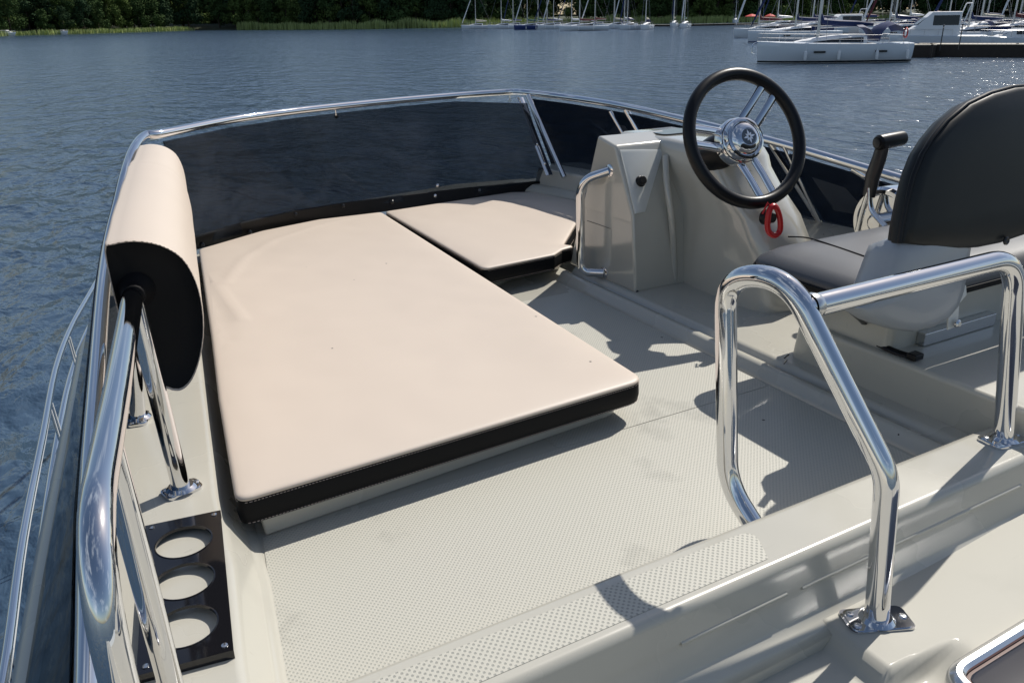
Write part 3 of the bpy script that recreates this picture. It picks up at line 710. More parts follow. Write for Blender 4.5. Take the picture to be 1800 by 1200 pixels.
# pod: swells aft of the cheek and carries the wheel
C1 = G(1266, 578, ZF+.035)
def podring(z, t):
    yf = C1.y+.03*t+.16*sst(.35, 1.0, t); px0 = 1.60-.035*sst(.5, 1, t); pyb = 1.80
    x1 = 1.80-.03*t
    pts = [(px0, pyb+.10), (px0-.006, pyb+.03), (px0-.012, pyb-.03), (px0-.018, (pyb+yf)/2+.01), (px0-.016, yf+.07), (px0-.004, yf+.03), (px0+.025, yf+.008), (px0+.07, yf), ((px0+x1)/2, yf-.004), (x1-.07, yf+.0), (x1-.025, yf+.012), (x1, yf+.05), (x1+.01, yf+.12), (x1+.01, 2.15), (px0, 2.15)]
    return [Vector((x, y, z)) for x, y in pts]
bm = bmesh.new(); hz = P['ft'].z
def sc_(r_, kx, ky, z, cx=1.68, cy=1.98): return [Vector((cx+(v.x-cx)*kx, cy+(v.y-cy)*ky, z)) for v in r_]
tops = podring(hz, 1)
loft(bm, [podring(ZF+.03, 0), podring(.08, .2), podring(.17, .4), podring(.26, .6), podring(.33, .8), podring(.375, .95), sc_(tops, .985, .98, .405), sc_(tops, .93, .93, .425), sc_(tops, .86, .86, .435), sc_(tops, .74, .74, .438)])
finish('pod', bm, gel_c, co, ang=70)
bm = bmesh.new(); yy0 = P['nb'].y
tube(bm, smoothpath([GY(1186, 519, yy0+.007), GY(1184, 440, yy0+.007), GY(1180, 380, yy0+.007), GY(1172, 320, yy0+.035), GY(1170, 275, yy0+.075)], 6), [.010]*25, 16); finish('moulded_rib', bm, gel_c, co)
bm = bmesh.new(); sp2 = [GX(1032, 388, XC-.0006), GX(1050, 394, XC-.0006), GX(1073, 402, XC-.0006)]; tube(bm, sp2, .0008, 6); finish('joint_line', bm, slot, co)
bm = bmesh.new(); lathe(bm, [(.004, 0), (.004, .002), (0, .003)], GY(1120, 512, yy0-.0), (0, -1, 0), 12); finish('screw', bm, slot, co)
# dashboard with instrument
bm = bmesh.new(); dq = [G(1130, 226, hz+.002), G(1196, 218, hz+.002), G(1200, 212, hz+.002), G(1165, 214, hz+.002)]
prism(bm, rpoly([(1.60, 1.95), (1.74, 1.95), (1.74, 2.04), (1.60, 2.04)], .02), .437, .4425); finish('instrument_panel', bm, gloss, co)
# knob socket on the facet
pc_, _ = onf(1124, 320)
bm = bmesh.new(); lathe(bm, [(.0155, 0), (.0165, .003), (.0165, .008), (.0135, .011), (.0125, .020), (.0105, .022), (.0, .022)], pc_, n_, 28); kn = finish('socket_cap', bm, blackp, co)
bm = bmesh.new(); tube(bm, [pc_+Vector((0, 0, -.012))+n_*.004, pc_+Vector((0, 0, -.030))+n_*.002], .007, 12, flat=.5); finish('cap_strap', bm, blacks, kn)
# side grab handle
hx = XC-.045
gp = [GX(1072, 300, XC), GX(1020, 318, hx-.01), GX(1021, 478, hx-.005), GX(1062, 480, XC)]
bm = bmesh.new(); tube(bm, fillet(gp, .09, 12), .0135, 18); gh = finish('grab_handle', bm, chrome, co)
for p in (gp[0], gp[-1]):
    bm = bmesh.new(); lathe(bm, [(.0185, 0), (.0185, .003), (.0125, .006)], p+Vector((.001, 0, 0)), (-1, 0, 0), 20); finish('rosette', bm, chrome, gh)
# side liner between the console and the seat
bm = bmesh.new(); loft(bm, [[Vector((1.80, y, ZF)), Vector((1.815, y, .10)), Vector((1.83, y, .117)), Vector((1.85, y, .122)), Vector((2.2, y, .125)), Vector((2.2, y, ZF))] for y in (1.27, 1.7, 2.3)])
finish('side_liner', bm, gel, fb, ang=75, wn=True)
# steering wheel
wc = GY(1311, 243, 1.58); ax = Vector((-.10, -.90, .42)).normalized()
swh = bpy.data.objects.new('steering_wheel', None); COL.objects.link(swh); swh.parent = co; swh.empty_display_size = .05
uw = ax.cross(Vector((0, 0, 1))).normalized(); vw = ax.cross(uw)
if vw.z < 0: uw, vw = -uw, -vw
RW = .171
bm = bmesh.new(); tube(bm, [wc+(uw*math.cos(a)+vw*math.sin(a))*RW for a in [2*math.pi*k/72 for k in range(72)]], .0165, 20, closed=True)
# finger bumps on the inner side are slight
finish('rim', bm, blackp, swh)
# chrome insert ring
hub = wc-ax*.030
def wp(a, r_, h=0): return hub+(uw*math.cos(a)+vw*math.sin(a))*r_+ax*h
rdir = lambda x, y: None
bm = bmesh.new(); lathe(bm, [(.030, -.055), (.040, -.040), (.052, -.030), (.062, -.020), (.064, .004), (.060, .014), (.0575, .016)], hub, ax, 48); finish('hub', bm, chrome, swh)
bm = bmesh.new(); lathe(bm, [(.0575, .015), (.0575, .026), (.055, .031), (.050, .033), (.0475, .030), (.046, .0285)], hub, ax, 48); finish('hub_ring', bm, chrome, swh)
bm = bmesh.new(); lathe(bm, [(.0465, .0275), (.0445, .033), (.036, .040), (.026, .044), (.0235, .0445), (.0225, .0425)], hub, ax, 48); cap = finish('hub_cap', bm, chrome, swh)
bm = bmesh.new(); lathe(bm, [(.0225, .041), (.021, .0435), (.0, .0438)], hub, ax, 36); finish('badge', bm, mat('badge_disc', (.13, .14, .15), .25, .7), cap)
bm = bmesh.new()
for k in range(8):   # eight-pointed compass star
    a = 2*math.pi*k/8+.2; L_ = .0185 if k % 2 == 0 else .013; w = .0028
    c = hub+ax*.0444; t = (uw*math.cos(a)+vw*math.sin(a)); s = ax.cross(t)
    loft(bm, [[c+t*.003-s*w, c+t*.003+s*w, c+t*L_*.62+s*w*.9, c+t*L_, c+t*L_*.62-s*w*.9], [c+t*.003-s*w+ax*.001, c+t*.003+s*w+ax*.001, c+t*L_*.62+s*w*.9+ax*.001, c+t*L_+ax*.0006, c+t*L_*.62-s*w*.9+ax*.001]])
finish('compass_star', bm, mat('star_steel', (.85, .86, .88), .2, .5), cap)
bm = bmesh.new(); lathe(bm, [(.048, -.135), (.050, -.10), (.046, -.07), (.036, -.055), (.030, -.05)], hub, ax, 36); finish('column_boot', bm, blackp, swh)
def pix_ang(x, y):
    d = ray(x, y); p = C0+d*((wc-C0).dot(ax)/d.dot(ax))-wc; return math.atan2(p.dot(vw), p.dot(uw))
for (x, y) in ((1352, 158), (1348, 338), (1208, 238)):
    a = pix_ang(x, y)
    for s in (-1, 1):
        t = (uw*math.cos(a)+vw*math.sin(a)); sd = ax.cross(t)
        p0 = hub+t*.046+sd*s*.022+ax*.0; p1 = wc+t*(RW-.006)+sd*s*.021-ax*.002
        bm = bmesh.new(); loft(bm, [[p+sd*math.cos(2*math.pi*k/16)*w_+ax*math.sin(2*math.pi*k/16)*.0062 for k in range(16)] for p, w_ in ((p0, .0125), (p0.lerp(p1, .5)+ax*.002, .0115), (p1, .0115))]); finish('spoke', bm, chrome, swh)
# ignition switch with red kill-cord clip
ig = GY(1338, 380, 1.50)
bm = bmesh.new(); lathe(bm, [(.020, 0), (.020, .012), (.014, .020), (.012, .030), (.0, .031)], ig+Vector((0, -.012, 0)), (0, -1, .1), 24); finish('kill_switch', bm, blackp, co)
kc = thing('kill_cord_clip', 'red plastic kill cord clip hanging under the steering wheel', 'clip', GY(1358, 385, 1.46))
bm = bmesh.new(); c = kc.location
cl = [(1352, 372), (1349, 395), (1352, 408), (1362, 414), (1371, 405), (1371, 385), (1366, 368), (1359, 362)]
tube(bm, closed_curve([tuple(GY(x, y, 1.46)) for x, y in cl], 3), .0075, 10, closed=True); finish('ring', bm, redp, kc)
bm = bmesh.new(); tube(bm, [GY(1356, 366, 1.46), GY(1350, 356, 1.465), GY(1340, 376, 1.47)], .0028, 8); finish('cord', bm, redp, kc)
# ------------------------------------------------------------------ throttle
th = thing('throttle_lever', 'chrome throttle control with black handgrip beside the helm seat', 'throttle', (2.0, 1.45, .1))
bm = bmesh.new(); box(bm, 1.97, 2.12, 1.26, 1.50, .11, .17); finish('mount', bm, gel, th, bev=.02)
TX = 1.985; dc = GX(1560, 388, TX); DC = Vector((TX, dc.y, dc.z)); K = 1.22
bm = bmesh.new(); lathe(bm, [(.078*K, -.075), (.080*K, .0), (.079*K, .022), (.073*K, .030), (.064*K, .030), (.060*K, .022)], DC, (-1, 0, 0), 56); finish('drum', bm, chrome, th)
bm = bmesh.new(); lathe(bm, [(.0605*K, .012), (.058*K, .021), (.0, .022)], DC, (-1, 0, 0), 40); finish('drum_face', bm, blacks, th)
bm = bmesh.new(); lathe(bm, [(.026, .02), (.026, .052), (.018, .058), (.0, .058)], DC, (-1, 0, 0), 30); finish('pivot', bm, chrome, th)
for px_s in (((1556, 398), (1532, 368), (1529, 330)), ((1508, 405), (1516, 372), (1529, 332))):
    bm = bmesh.new(); tube(bm, smoothpath([GX(x, y, TX-.055) for x, y in px_s], 5), [.0085]*11, 12, flat=.8); finish('lever_fork', bm, chrome, th)
bm = bmesh.new(); l2 = [GX(1527, 345, TX-.05), GX(1534, 310, TX-.05), GX(1545, 280, TX-.05), GX(1553, 252, TX-.05)]
tube(bm, l2, [.019, .022, .021, .019], 18, flat=.6); finish('lever_arm', bm, blacks, th)
gA, gB = GX(1545, 251, TX-.065), GX(1586, 243, TX+.02)
bm = bmesh.new(); dgl = (gB-gA).normalized(); tube(bm, [gA-dgl*.006, gA, gA.lerp(gB, .3), gA.lerp(gB, .9), gB, gB+dgl*.006], [.016, .0205, .021, .0205, .0195, .014], 22); finish('handgrip', bm, blackp, th)
bm = bmesh.new(); lathe(bm, [(.012, 0), (.012, .003), (.007, .004)], gA-dgl*.006, -dgl, 16); finish('grip_button', bm, blacks, th)
# ------------------------------------------------------------------ helm seat
hs = thing('helm_chair', 'helm seat with grey vinyl cushion and black vinyl backrest in a pale plastic shell', 'chair', (1.72, 1.15, ZP))
bm = bmesh.new(); box(bm, 1.445, 2.1, .99, 1.235, ZP-.05, .226); finish('seat_box', bm, gel, hs, bev=.02)
def rrect(x0, x1, y0, y1, z, r_): return [Vector((x, y, z)) for x, y in rpoly([(x0, y0), (x1, y0), (x1, y1), (x0, y1)], r_, 6)]
bm = bmesh.new()
loft(bm, [rrect(1.339, 2.218, 0.9494, 1.311, 0.2235, 0.0658), rrect(1.333, 2.225, 0.94, 1.316, 0.232, 0.0705), rrect(1.333, 2.225, 0.94, 1.316, 0.2404, 0.0705)]); finish('seat_pan', bm, blackv, hs)
bm = bmesh.new()
V = loft(bm, [rrect(1.335, 2.223, 0.9419, 1.314, 0.2404, 0.0705), rrect(1.333, 2.225, 0.94, 1.316, 0.248, 0.0705), rrect(1.339, 2.218, 0.9466, 1.31, 0.2592, 0.0705), rrect(1.372, 2.19, 0.9588, 1.292, 0.2733, 0.0658), rrect(1.438, 2.143, 0.987, 1.269, 0.2809, 0.0564), rrect(1.504, 2.087, 1.025, 1.222, 0.2827, 0.047)])
finish('seat_cushion', bm, greyv, hs, ang=70)
bm = bmesh.new()
sm = [G(1385, 416, 0.2832), G(1420, 418, 0.2832), G(1460, 430, 0.2832), G(1510, 447, 0.2832), G(1568, 468, 0.2832)]
tube(bm, smoothpath(sm, 5), .0018, 6); finish('seam', bm, blackv, hs)
bm = bmesh.new(); tube(bm, [Vector((p.x, p.y, 0.2406)) for p in rrect(1.332, 2.226, 0.9391, 1.317, 0.2404, 0.07144)], .003, 8, closed=True); finish('piping', bm, blackv, hs)
# backrest: outline in the plane of its back, given a curved section
YB = .926; tl = -.16
def BP(x, y):   # point on the tilted plane of the back
    n_ = Vector((0, 1, tl)).normalized(); d = ray(x, y); p0 = Vector((0, YB, .376)); return C0+d*((p0-C0).dot(n_)/d.dot(n_))
XS = BP(1818, 300).x
left = [(1582, 428), (1586, 400), (1596, 350), (1606, 310), (1621, 272), (1640, 242), (1664, 213), (1700, 183), (1740, 164), (1780, 153), (1812, 150)]
Lp = [BP(*p) for p in left]
XS = Lp[-1].x+.22; Lp.append(Vector((XS-.10, Lp[-1].y, Lp[-1].z+.006))); Lp.append(Vector((XS, Lp[-1].y, Lp[-1].z+.002)))
low = [BP(1640, 437), BP(1700, 440), BP(1760, 436)]
def mirror(p): return Vector((2*XS-p.x, p.y, p.z))
lowp = [BP(1830, 398), BP(1785, 416), BP(1750, 428), BP(1710, 436), BP(1670, 439), BP(1625, 435)]
outline = Lp+[mirror(p) for p in Lp[-2::-1]]+[mirror(p) for p in lowp[::-1]]+lowp
cxb = Vector((XS, YB, .42))
bm = bmesh.new(); nb = Vector((0, -1, .16)).normalized()
def shrink(o, k, d, c=None):
    c = c or cxb; return [c+(p-c)*k - nb*(-d) for p in o]
# rings from the front (seat side) to the back (camera side); nb points aft
loft(bm, [shrink(outline, .93, -.045), shrink(outline, .98, -.036), shrink(outline, 1.0, -.018), shrink(outline, 1.0, -.006), shrink(outline, .99, .0)])
finish('backrest_cushion', bm, darkv, hs, ang=60)
bm = bmesh.new(); loft(bm, [shrink(outline, .992, .0), shrink(outline, .985, .006), shrink(outline, .955, .010), shrink(outline, .80, .018), shrink(outline, .4, .024)]); finish('back_panel', bm, darkv, hs, ang=60)
bm = bmesh.new(); tube(bm, shrink(Lp, .998, -.002)+[mirror(p) for p in shrink(Lp, .998, -.002)[-2::-1]], .0045, 10); finish('piping', bm, blackp, hs)
bm = bmesh.new(); q0 = BP(1750, 422)+nb*.02; lathe(bm, [(.0085, 0), (.0085, .003), (.006, .005), (.0035, .003)], q0, nb, 20); finish('press_stud', bm, blacks, hs)
# shell
sh = [(1583, 425), (1574, 450), (1563, 480), (1553, 505), (1530, 528), (1512, 543), (1520, 553), (1548, 570), (1580, 581), (1612, 585), (1645, 578), (1672, 562), (1690, 540), (1700, 512), (1706, 480), (1712, 440), (1716, 415), (1650, 400)]
So = [BP(*p)-nb*.012 for p in sh]
cs_ = sum(So, Vector())/len(So)
bm = bmesh.new()
def shr(k, d): return [cs_+(p-cs_)*k+nb*d for p in So]
loft(bm, [shr(.74, -.075), shr(.88, -.062), shr(.96, -.04), shr(.99, -.02), shr(1.0, -.004), shr(.985, .004), shr(.93, .012), shr(.75, .020), shr(.4, .024)]); finish('shell', bm, shellm, hs, ang=70)
# hinge bracket and strap
bm = bmesh.new(); a = BP(1695, 500); b = BP(1690, 560)
br = [BP(1693, 497)-nb*.02, BP(1712, 503)-nb*.02, BP(1713, 520)-nb*.02, BP(1700, 535)-nb*.02, BP(1697, 575)-nb*.02, BP(1680, 582)-nb*.02, BP(1681, 540)-nb*.02]
slab(bm, br, nb, .004); finish('hinge_bracket', bm, gelw, hs, bev=.001)
bm = bmesh.new(); lathe(bm, [(.009, 0), (.009, .004), (.005, .007)], BP(1690, 570)-nb*.010, nb, 16); finish('hinge_bolt', bm, screw, hs)
bm = bmesh.new(); s0 = G(1650, 600, ZP+.003); box(bm, s0.x-.05, s0.x+.20, s0.y-.0, s0.y+.02, ZP+.001, ZP+.03); finish('seat_slide', bm, steel, hs, bev=.002)
st = thing('strap', 'black webbing strap with a buckle end lying on the seat platform edge', 'strap', G(1600, 628, ZP+.002))
bm = bmesh.new(); sp_ = [BP(1497, 538)-nb*.02, GX(1520, 570, 1.452), G(1535, 597, ZP+.012), G(1560, 612, ZP+.006), G(1585, 622, ZP+.006), G(1606, 628, ZP+.006)]
tube(bm, smoothpath(sp_, 5), .007, 8, flat=.35); finish('webbing', bm, blackp, st)
bm = bmesh.new(); q = G(1608, 627, ZP+.008); box(bm, q.x-.012, q.x+.016, q.y-.010, q.y+.012, ZP+.002, ZP+.016); finish('buckle', bm, blackp, st, bev=.003)
# clear hook at the kerb
bm = bmesh.new(); q = G(1378, 640, ZF+.03); tube(bm, [q, q+Vector((.004, -.004, .012)), q+Vector((-.006, -.004, .018)), q+Vector((.008, -.004, .024))], .002, 6)
tag(finish('hook', bm, chrome), 'tiny steel hook at the corner of the seat platform by the floor kerb', 'hook')
# ------------------------------------------------------------------ deck hatch
c1 = G(1640, 1172, ZD+.012); c2 = G(1800, 1090, ZD+.012)
hh = thing('deck_hatch', 'framed dark glass deck hatch in the lower deck, at the bottom right', 'hatch', (1.15, .25, ZD+.01))
zc = ZD+.010
hx0, hy1 = c1.x-.012, (c1.y+c2.y)/2-.004
o_ = rpoly([(hx0, hy1), (hx0, -.02), (1.46, -.02), (1.46, hy1+.006)], .05, 10)
ctr = Vector((sum(p[0] for p in o_)/len(o_), sum(p[1] for p in o_)/len(o_)))
def ins(d):
    n = len(o_); out = []
    area = sum(o_[i][0]*o_[(i+1) % n][1]-o_[(i+1) % n][0]*o_[i][1] for i in range(n)); sg = 1 if area > 0 else -1
    for i in range(n):
        a, p, b = Vector(o_[i-1]), Vector(o_[i]), Vector(o_[(i+1) % n]); e1, e2 = (p-a).normalized(), (b-p).normalized()
        nn = (Vector((-e1.y, e1.x))+Vector((-e2.y, e2.x))).normalized(); out.append(p+nn*d*sg)
    return out
def zr(d, z): return [Vector((p.x, p.y, z)) for p in ins(d)]
bm = bmesh.new(); loft(bm, [zr(0, zc-.02), zr(0, zc), zr(.003, zc+.008), zr(.010, zc+.013), zr(.017, zc+.013), zr(.022, zc+.009), zr(.024, zc-.005)], caps=False); finish('frame', bm, mat('hatch_alu', (.72, .72, .72), .2, .9), hh)
bm = bmesh.new(); loft(bm, [zr(.0235, zc-.006), zr(.0235, zc+.004), zr(.028, zc+.0045)]); finish('gasket', bm, mat('gasket', (.09, .03, .02), .5), hh)
bm = bmesh.new(); loft(bm, [zr(.028, zc), zr(.028, zc+.0055), zr(.032, zc+.006)]); finish('pane', bm, mat('smoked_acrylic', (.02, .022, .03), .09, var=.3, vscale=9), hh)
# ------------------------------------------------------------------ side deck fittings
g1 = thing('guardrail', 'slender steel guardrail with two rails outside the port windscreen, above the water', 'guardrail', (-.5, 1.5, -1.6))
zo, zi = -.80, -1.02
outer = [G(-60, 1480, zo), G(5, 1200, zo), G(40, 950, zo), G(75, 770, zo), G(104, 628, zo), G(150, 530, zo), G(215, 440, zo), G(330, 380, zo)]
inner = [G(10, 1450, zi), G(50, 1200, zi), G(75, 950, zi), G(102, 770, zi), G(128, 650, zi), G(165, 560, zi), G(225, 460, zi), G(335, 395, zi)]
for pl_, nm, r_ in ((outer, 'upper_rail', .0155), (inner, 'lower_rail', .018)):
    bm = bmesh.new(); tube(bm, smoothpath(pl_, 5), r_, 14); finish(nm, bm, chrome, g1)
for k, t in ((1, .12), (3, .35), (4, .3), (5, .6), (6, .5)):
    p = outer[k].lerp(outer[k+1], t)
    for dx in (0, .03):
        bm = bmesh.new(); tube(bm, [p+Vector((dx*.3, dx, 0)), p+Vector((.03+dx*.3, dx*2, -.85))], .006, 8); finish('stanchion', bm, chrome, g1)
exec_bg = True
# ------------------------------------------------------------------ water, shore
ZW = -2.78
m, nt, b = newmat('lake_water'); L = nt.links.new
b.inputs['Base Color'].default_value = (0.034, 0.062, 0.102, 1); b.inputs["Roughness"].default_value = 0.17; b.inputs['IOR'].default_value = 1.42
t = nt.nodes.new('ShaderNodeTexCoord'); mp_ = nt.nodes.new('ShaderNodeMapping'); mp_.inputs['Rotation'].default_value = (0, 0, R(25)); mp_.inputs['Scale'].default_value = (1.0, .45, 1)
L(t.outputs['Object'], mp_.inputs[0])
def wnoise(sc, det, dist, prev=None, strength=1):
    n = nt.nodes.new('ShaderNodeTexNoise'); n.inputs['Scale'].default_value = sc; n.inputs['Detail'].default_value = det; n.inputs['Distortion'].default_value = .3; L(mp_.outputs[0], n.inputs[0])
    bp = nt.nodes.new('ShaderNodeBump'); bp.inputs['Strength'].default_value = strength; bp.inputs['Distance'].default_value = dist; L(n.outputs['Fac'], bp.inputs['Height'])
    if prev: L(prev, bp.inputs['Normal'])
    return bp.outputs[0]
nn = wnoise(.9, 3, .50); nn = wnoise(3.4, 4, .13, nn); nn = wnoise(.05, 2, 1.2, nn, .6); L(nn, b.inputs['Normal'])
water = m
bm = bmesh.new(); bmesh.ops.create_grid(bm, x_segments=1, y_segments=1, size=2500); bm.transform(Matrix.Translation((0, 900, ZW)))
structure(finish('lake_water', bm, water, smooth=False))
# shoreline polyline: where the reeds meet the water
shpx = [(-900, 120), (-300, 78), (0, 64), (130, 60.5), (260, 56.5), (340, 54), (420, 53), (600, 52), (800, 49), (960, 44), (1100, 43), (1300, 40), (1420, 37), (1550, 33), (1700, 31), (2100, 26)]
shore = [G(x, y, ZW) for x, y in shpx]
shore = smoothpath(shore, 4)
def offs(p, i, d):
    a, b = shore[max(i-1, 0)], shore[min(i+1, len(shore)-1)]; t = (b-a); t.z = 0; t.normalize(); n_ = Vector((-t.y, t.x, 0))
    if n_.y < 0: n_ = -n_
    return p+n_*d
bm = bmesh.new(); rings = []
for i, p in enumerate(shore):
    rings.append([Vector((q.x, q.y, z)) for q, z in ((offs(p, i, -1), ZW-1), (offs(p, i, 1), ZW+.15), (offs(p, i, 10), ZW+.8), (offs(p, i, 40), ZW+2.2), (offs(p, i, 140), ZW+4), (offs(p, i, 500), ZW+4))])
loft(bm, rings, closed=False); structure(finish('shore_ground', bm, soil))
# reeds
rng = random.Random(3)
def reeds(bm, i0, i1, per_m, h0, depth):
    for i in range(i0, i1):
        a, b_ = shore[i], shore[i+1]; L_ = (b_-a).length
        for k in range(int(L_*per_m)):
            t = rng.random(); q = offs(a.lerp(b_, t), i, -1.0+rng.random()**1.4*depth); clump = .75+.45*noise.noise(Vector((q.x*.12, q.y*.12, 3)))
            h = h0*clump*(.75+.35*rng.random()); w = .10+.10*rng.random(); an = rng.random()*3.14; dx, dy = math.cos(an)*w, math.sin(an)*w
            lx, ly = rng.gauss(0, .12), rng.gauss(0, .12)
            v = [bm.verts.new((q.x-dx, q.y-dy, ZW-.05)), bm.verts.new((q.x+dx, q.y+dy, ZW-.05)), bm.verts.new((q.x+dx*.5+lx, q.y+dy*.5+ly, ZW+h*.8)), bm.verts.new((q.x+lx*1.6, q.y+ly*1.6, ZW+h))]
            bm.faces.new(v)
bm = bmesh.new(); n_s = len(shore)
reeds(bm, 4, 20, 26, 2.4, 6); reeds(bm, 24, 44, 36, 3.7, 9); reeds(bm, 44, n_s-6, 22, 2.8, 10)
me = bpy.data.meshes.new('reeds'); bm.to_mesh(me); bm.free(); me.materials.append(reedm); o = bpy.data.objects.new('reeds', me); COL.objects.link(o)
tag(o, 'band of pale green reeds along the far shore of the lake', 'reeds', kind='stuff')
# trees
def crown_mesh(seed, h, wd, m):
    rg = random.Random(seed); bm = bmesh.new(); lobes = []
    for k in range(17):
        a = rg.random()*6.28; r_ = wd*.30*rg.random()**.5*1.6; z = h*(.10+.74*rg.random()); r_ *= 1.15-.75*(z/h-.2)
        lobes.append((Vector((math.cos(a)*r_, math.sin(a)*r_, z)), wd*(.17+.12*rg.random())))
    lobes.append((Vector((0, 0, h*.85)), wd*.17))
    for c, rad in lobes:
        for k in range(250):
            d = Vector((rg.gauss(0, 1), rg.gauss(0, 1), rg.gauss(0, 1))).normalized(); p = c+d*rad*(.55+.5*rg.random()); p.z = max(p.z, h*.08)
            n_ = (d+Vector((rg.gauss(0, .5), rg.gauss(0, .5), rg.gauss(0, .5)))).normalized(); u = n_.orthogonal().normalized(); v = n_.cross(u); s = .18+.26*rg.random()
            an = rg.random()*6.28; u, v = u*math.cos(an)+v*math.sin(an), v*math.cos(an)-u*math.sin(an)
            bm.faces.new([bm.verts.new(p+u*s), bm.verts.new(p+v*s*.8), bm.verts.new(p-u*s*.9), bm.verts.new(p-v*s*.7)])
    me = bpy.data.meshes.new('crown'); bm.to_mesh(me); bm.free(); me.materials.append(m); return me
def trunk_mesh(seed, h):
    rg = random.Random(seed); bm = bmesh.new(); tube(bm, [(0, 0, -.5), (.1, 0, h*.3), (rg.gauss(0, .2), rg.gauss(0, .2), h*.8)], [.32, .24, .07], 8)
    for k in range(5):
        z = h*(.2+.1*k); a = rg.random()*6.28; tube(bm, [(0.05, 0, z), (math.cos(a)*1.6, math.sin(a)*1.6, z+1.3)], [.11, .04], 6)
    me = bpy.data.meshes.new('trunk'); bm.to_mesh(me); bm.free(); me.materials.append(bark); return me
protos = [(crown_mesh(10+k, 14+k % 3*1.5, 8.5+(k % 2)*1.5, leafs[k % 3]), trunk_mesh(30+k, 13)) for k in range(6)]
tlab = ['dark broadleaf tree in the dense woodland on the far shore', 'mid green bushy tree in the dense woodland on the far shore', 'dark blue green tree in the dense woodland on the far shore']
def tree(p, k, s, rg):
    cr_, tr_ = protos[k]; t = thing('broadleaf_tree', tlab[k % 3], 'tree', p, rg.random()*6.28, 'woodland trees on the far shore'); t.scale = (s*(.9+.2*rg.random()), s, s*(.88+.3*rg.random()))
    a = bpy.data.objects.new('crown', cr_); b_ = bpy.data.objects.new('trunk', tr_); COL.objects.link(a); COL.objects.link(b_); a.parent = t; b_.parent = t
rg = random.Random(5)
dist_along = 0; nt_ = 0
cum = [0]
for i in range(len(shore)-1): cum.append(cum[-1]+(shore[i+1]-shore[i]).length)
def at_len(s):
    for i in range(len(cum)-1):
        if cum[i+1] >= s: return i, (s-cum[i])/(cum[i+1]-cum[i])
    return len(cum)-2, 1
def pxof(p): d = p-C0; z = d.dot(fw); return 900+F*d.dot(rt)/z
for row, (dd, sp, sc) in enumerate(((9, 7.5, 1.15), (17, 8.5, 1.5), (27, 9.5, 1.85), (42, 11, 2.3))):
    s = 0
    while s < cum[-1]:
        i, t_ = at_len(s); p = offs(shore[i].lerp(shore[i+1], t_), i, dd+rg.gauss(0, 1.3)); x_ = pxof(p)
        if -90 < x_ < 1900 and nt_ < 262:
            k_ = sc*(.85+.3*rg.random())
            if x_ < 260: k_ *= .80
            if 70 < x_ < 128: k_ *= .80
            tree((p.x, p.y, ZW+.4+dd*.04), rg.randrange(6), k_, rg); nt_ += 1
        s += sp*(.8+.4*rg.random())
for x_ in range(296, 460, 9):
    for yy_ in (50.5, 48.5):
        p = G(x_, yy_, ZW)
        if nt_ < 298: tree((p.x, p.y, ZW+.4), rg.randrange(6), min(4.5, 2.0*p.y/330)*(.9+.3*rg.random()), rg); nt_ += 1
# the rest of the wood, behind the rows of trees
bm = bmesh.new()
for k in range(42000):
    s_ = rng.random()*cum[-1]; i, t_ = at_len(s_); q = offs(shore[i].lerp(shore[i+1], t_), i, 38+rng.random()*26)
    x_ = pxof(q)
    if not -120 < x_ < 1920: continue
    hh_ = (24+7*noise.noise(Vector((q.x*.05, q.y*.05, 0)))+5*noise.noise(Vector((q.x*.2, q.y*.2, 4))))*(.66 if x_ < 250 else 1)*(.80 if 70 < x_ < 128 else 1)
    p = Vector((q.x, q.y, ZW+2+hh_*rng.random()**.8)); u = Vector((rng.gauss(0, 1), rng.gauss(0, 1), rng.gauss(0, 1))).normalized(); v = u.orthogonal().normalized(); r_ = .8+1.1*rng.random()
    bm.faces.new([bm.verts.new(p+u*r_), bm.verts.new(p+v*r_*.8), bm.verts.new(p-u*r_*.9), bm.verts.new(p-v*r_*.7)])
me = bpy.data.meshes.new('woodland'); bm.to_mesh(me); bm.free(); me.materials.append(leafs[2]); o = bpy.data.objects.new('woodland', me); COL.objects.link(o)
tag(o, 'dark depth of the woodland behind the shore trees', 'woodland', kind='stuff')
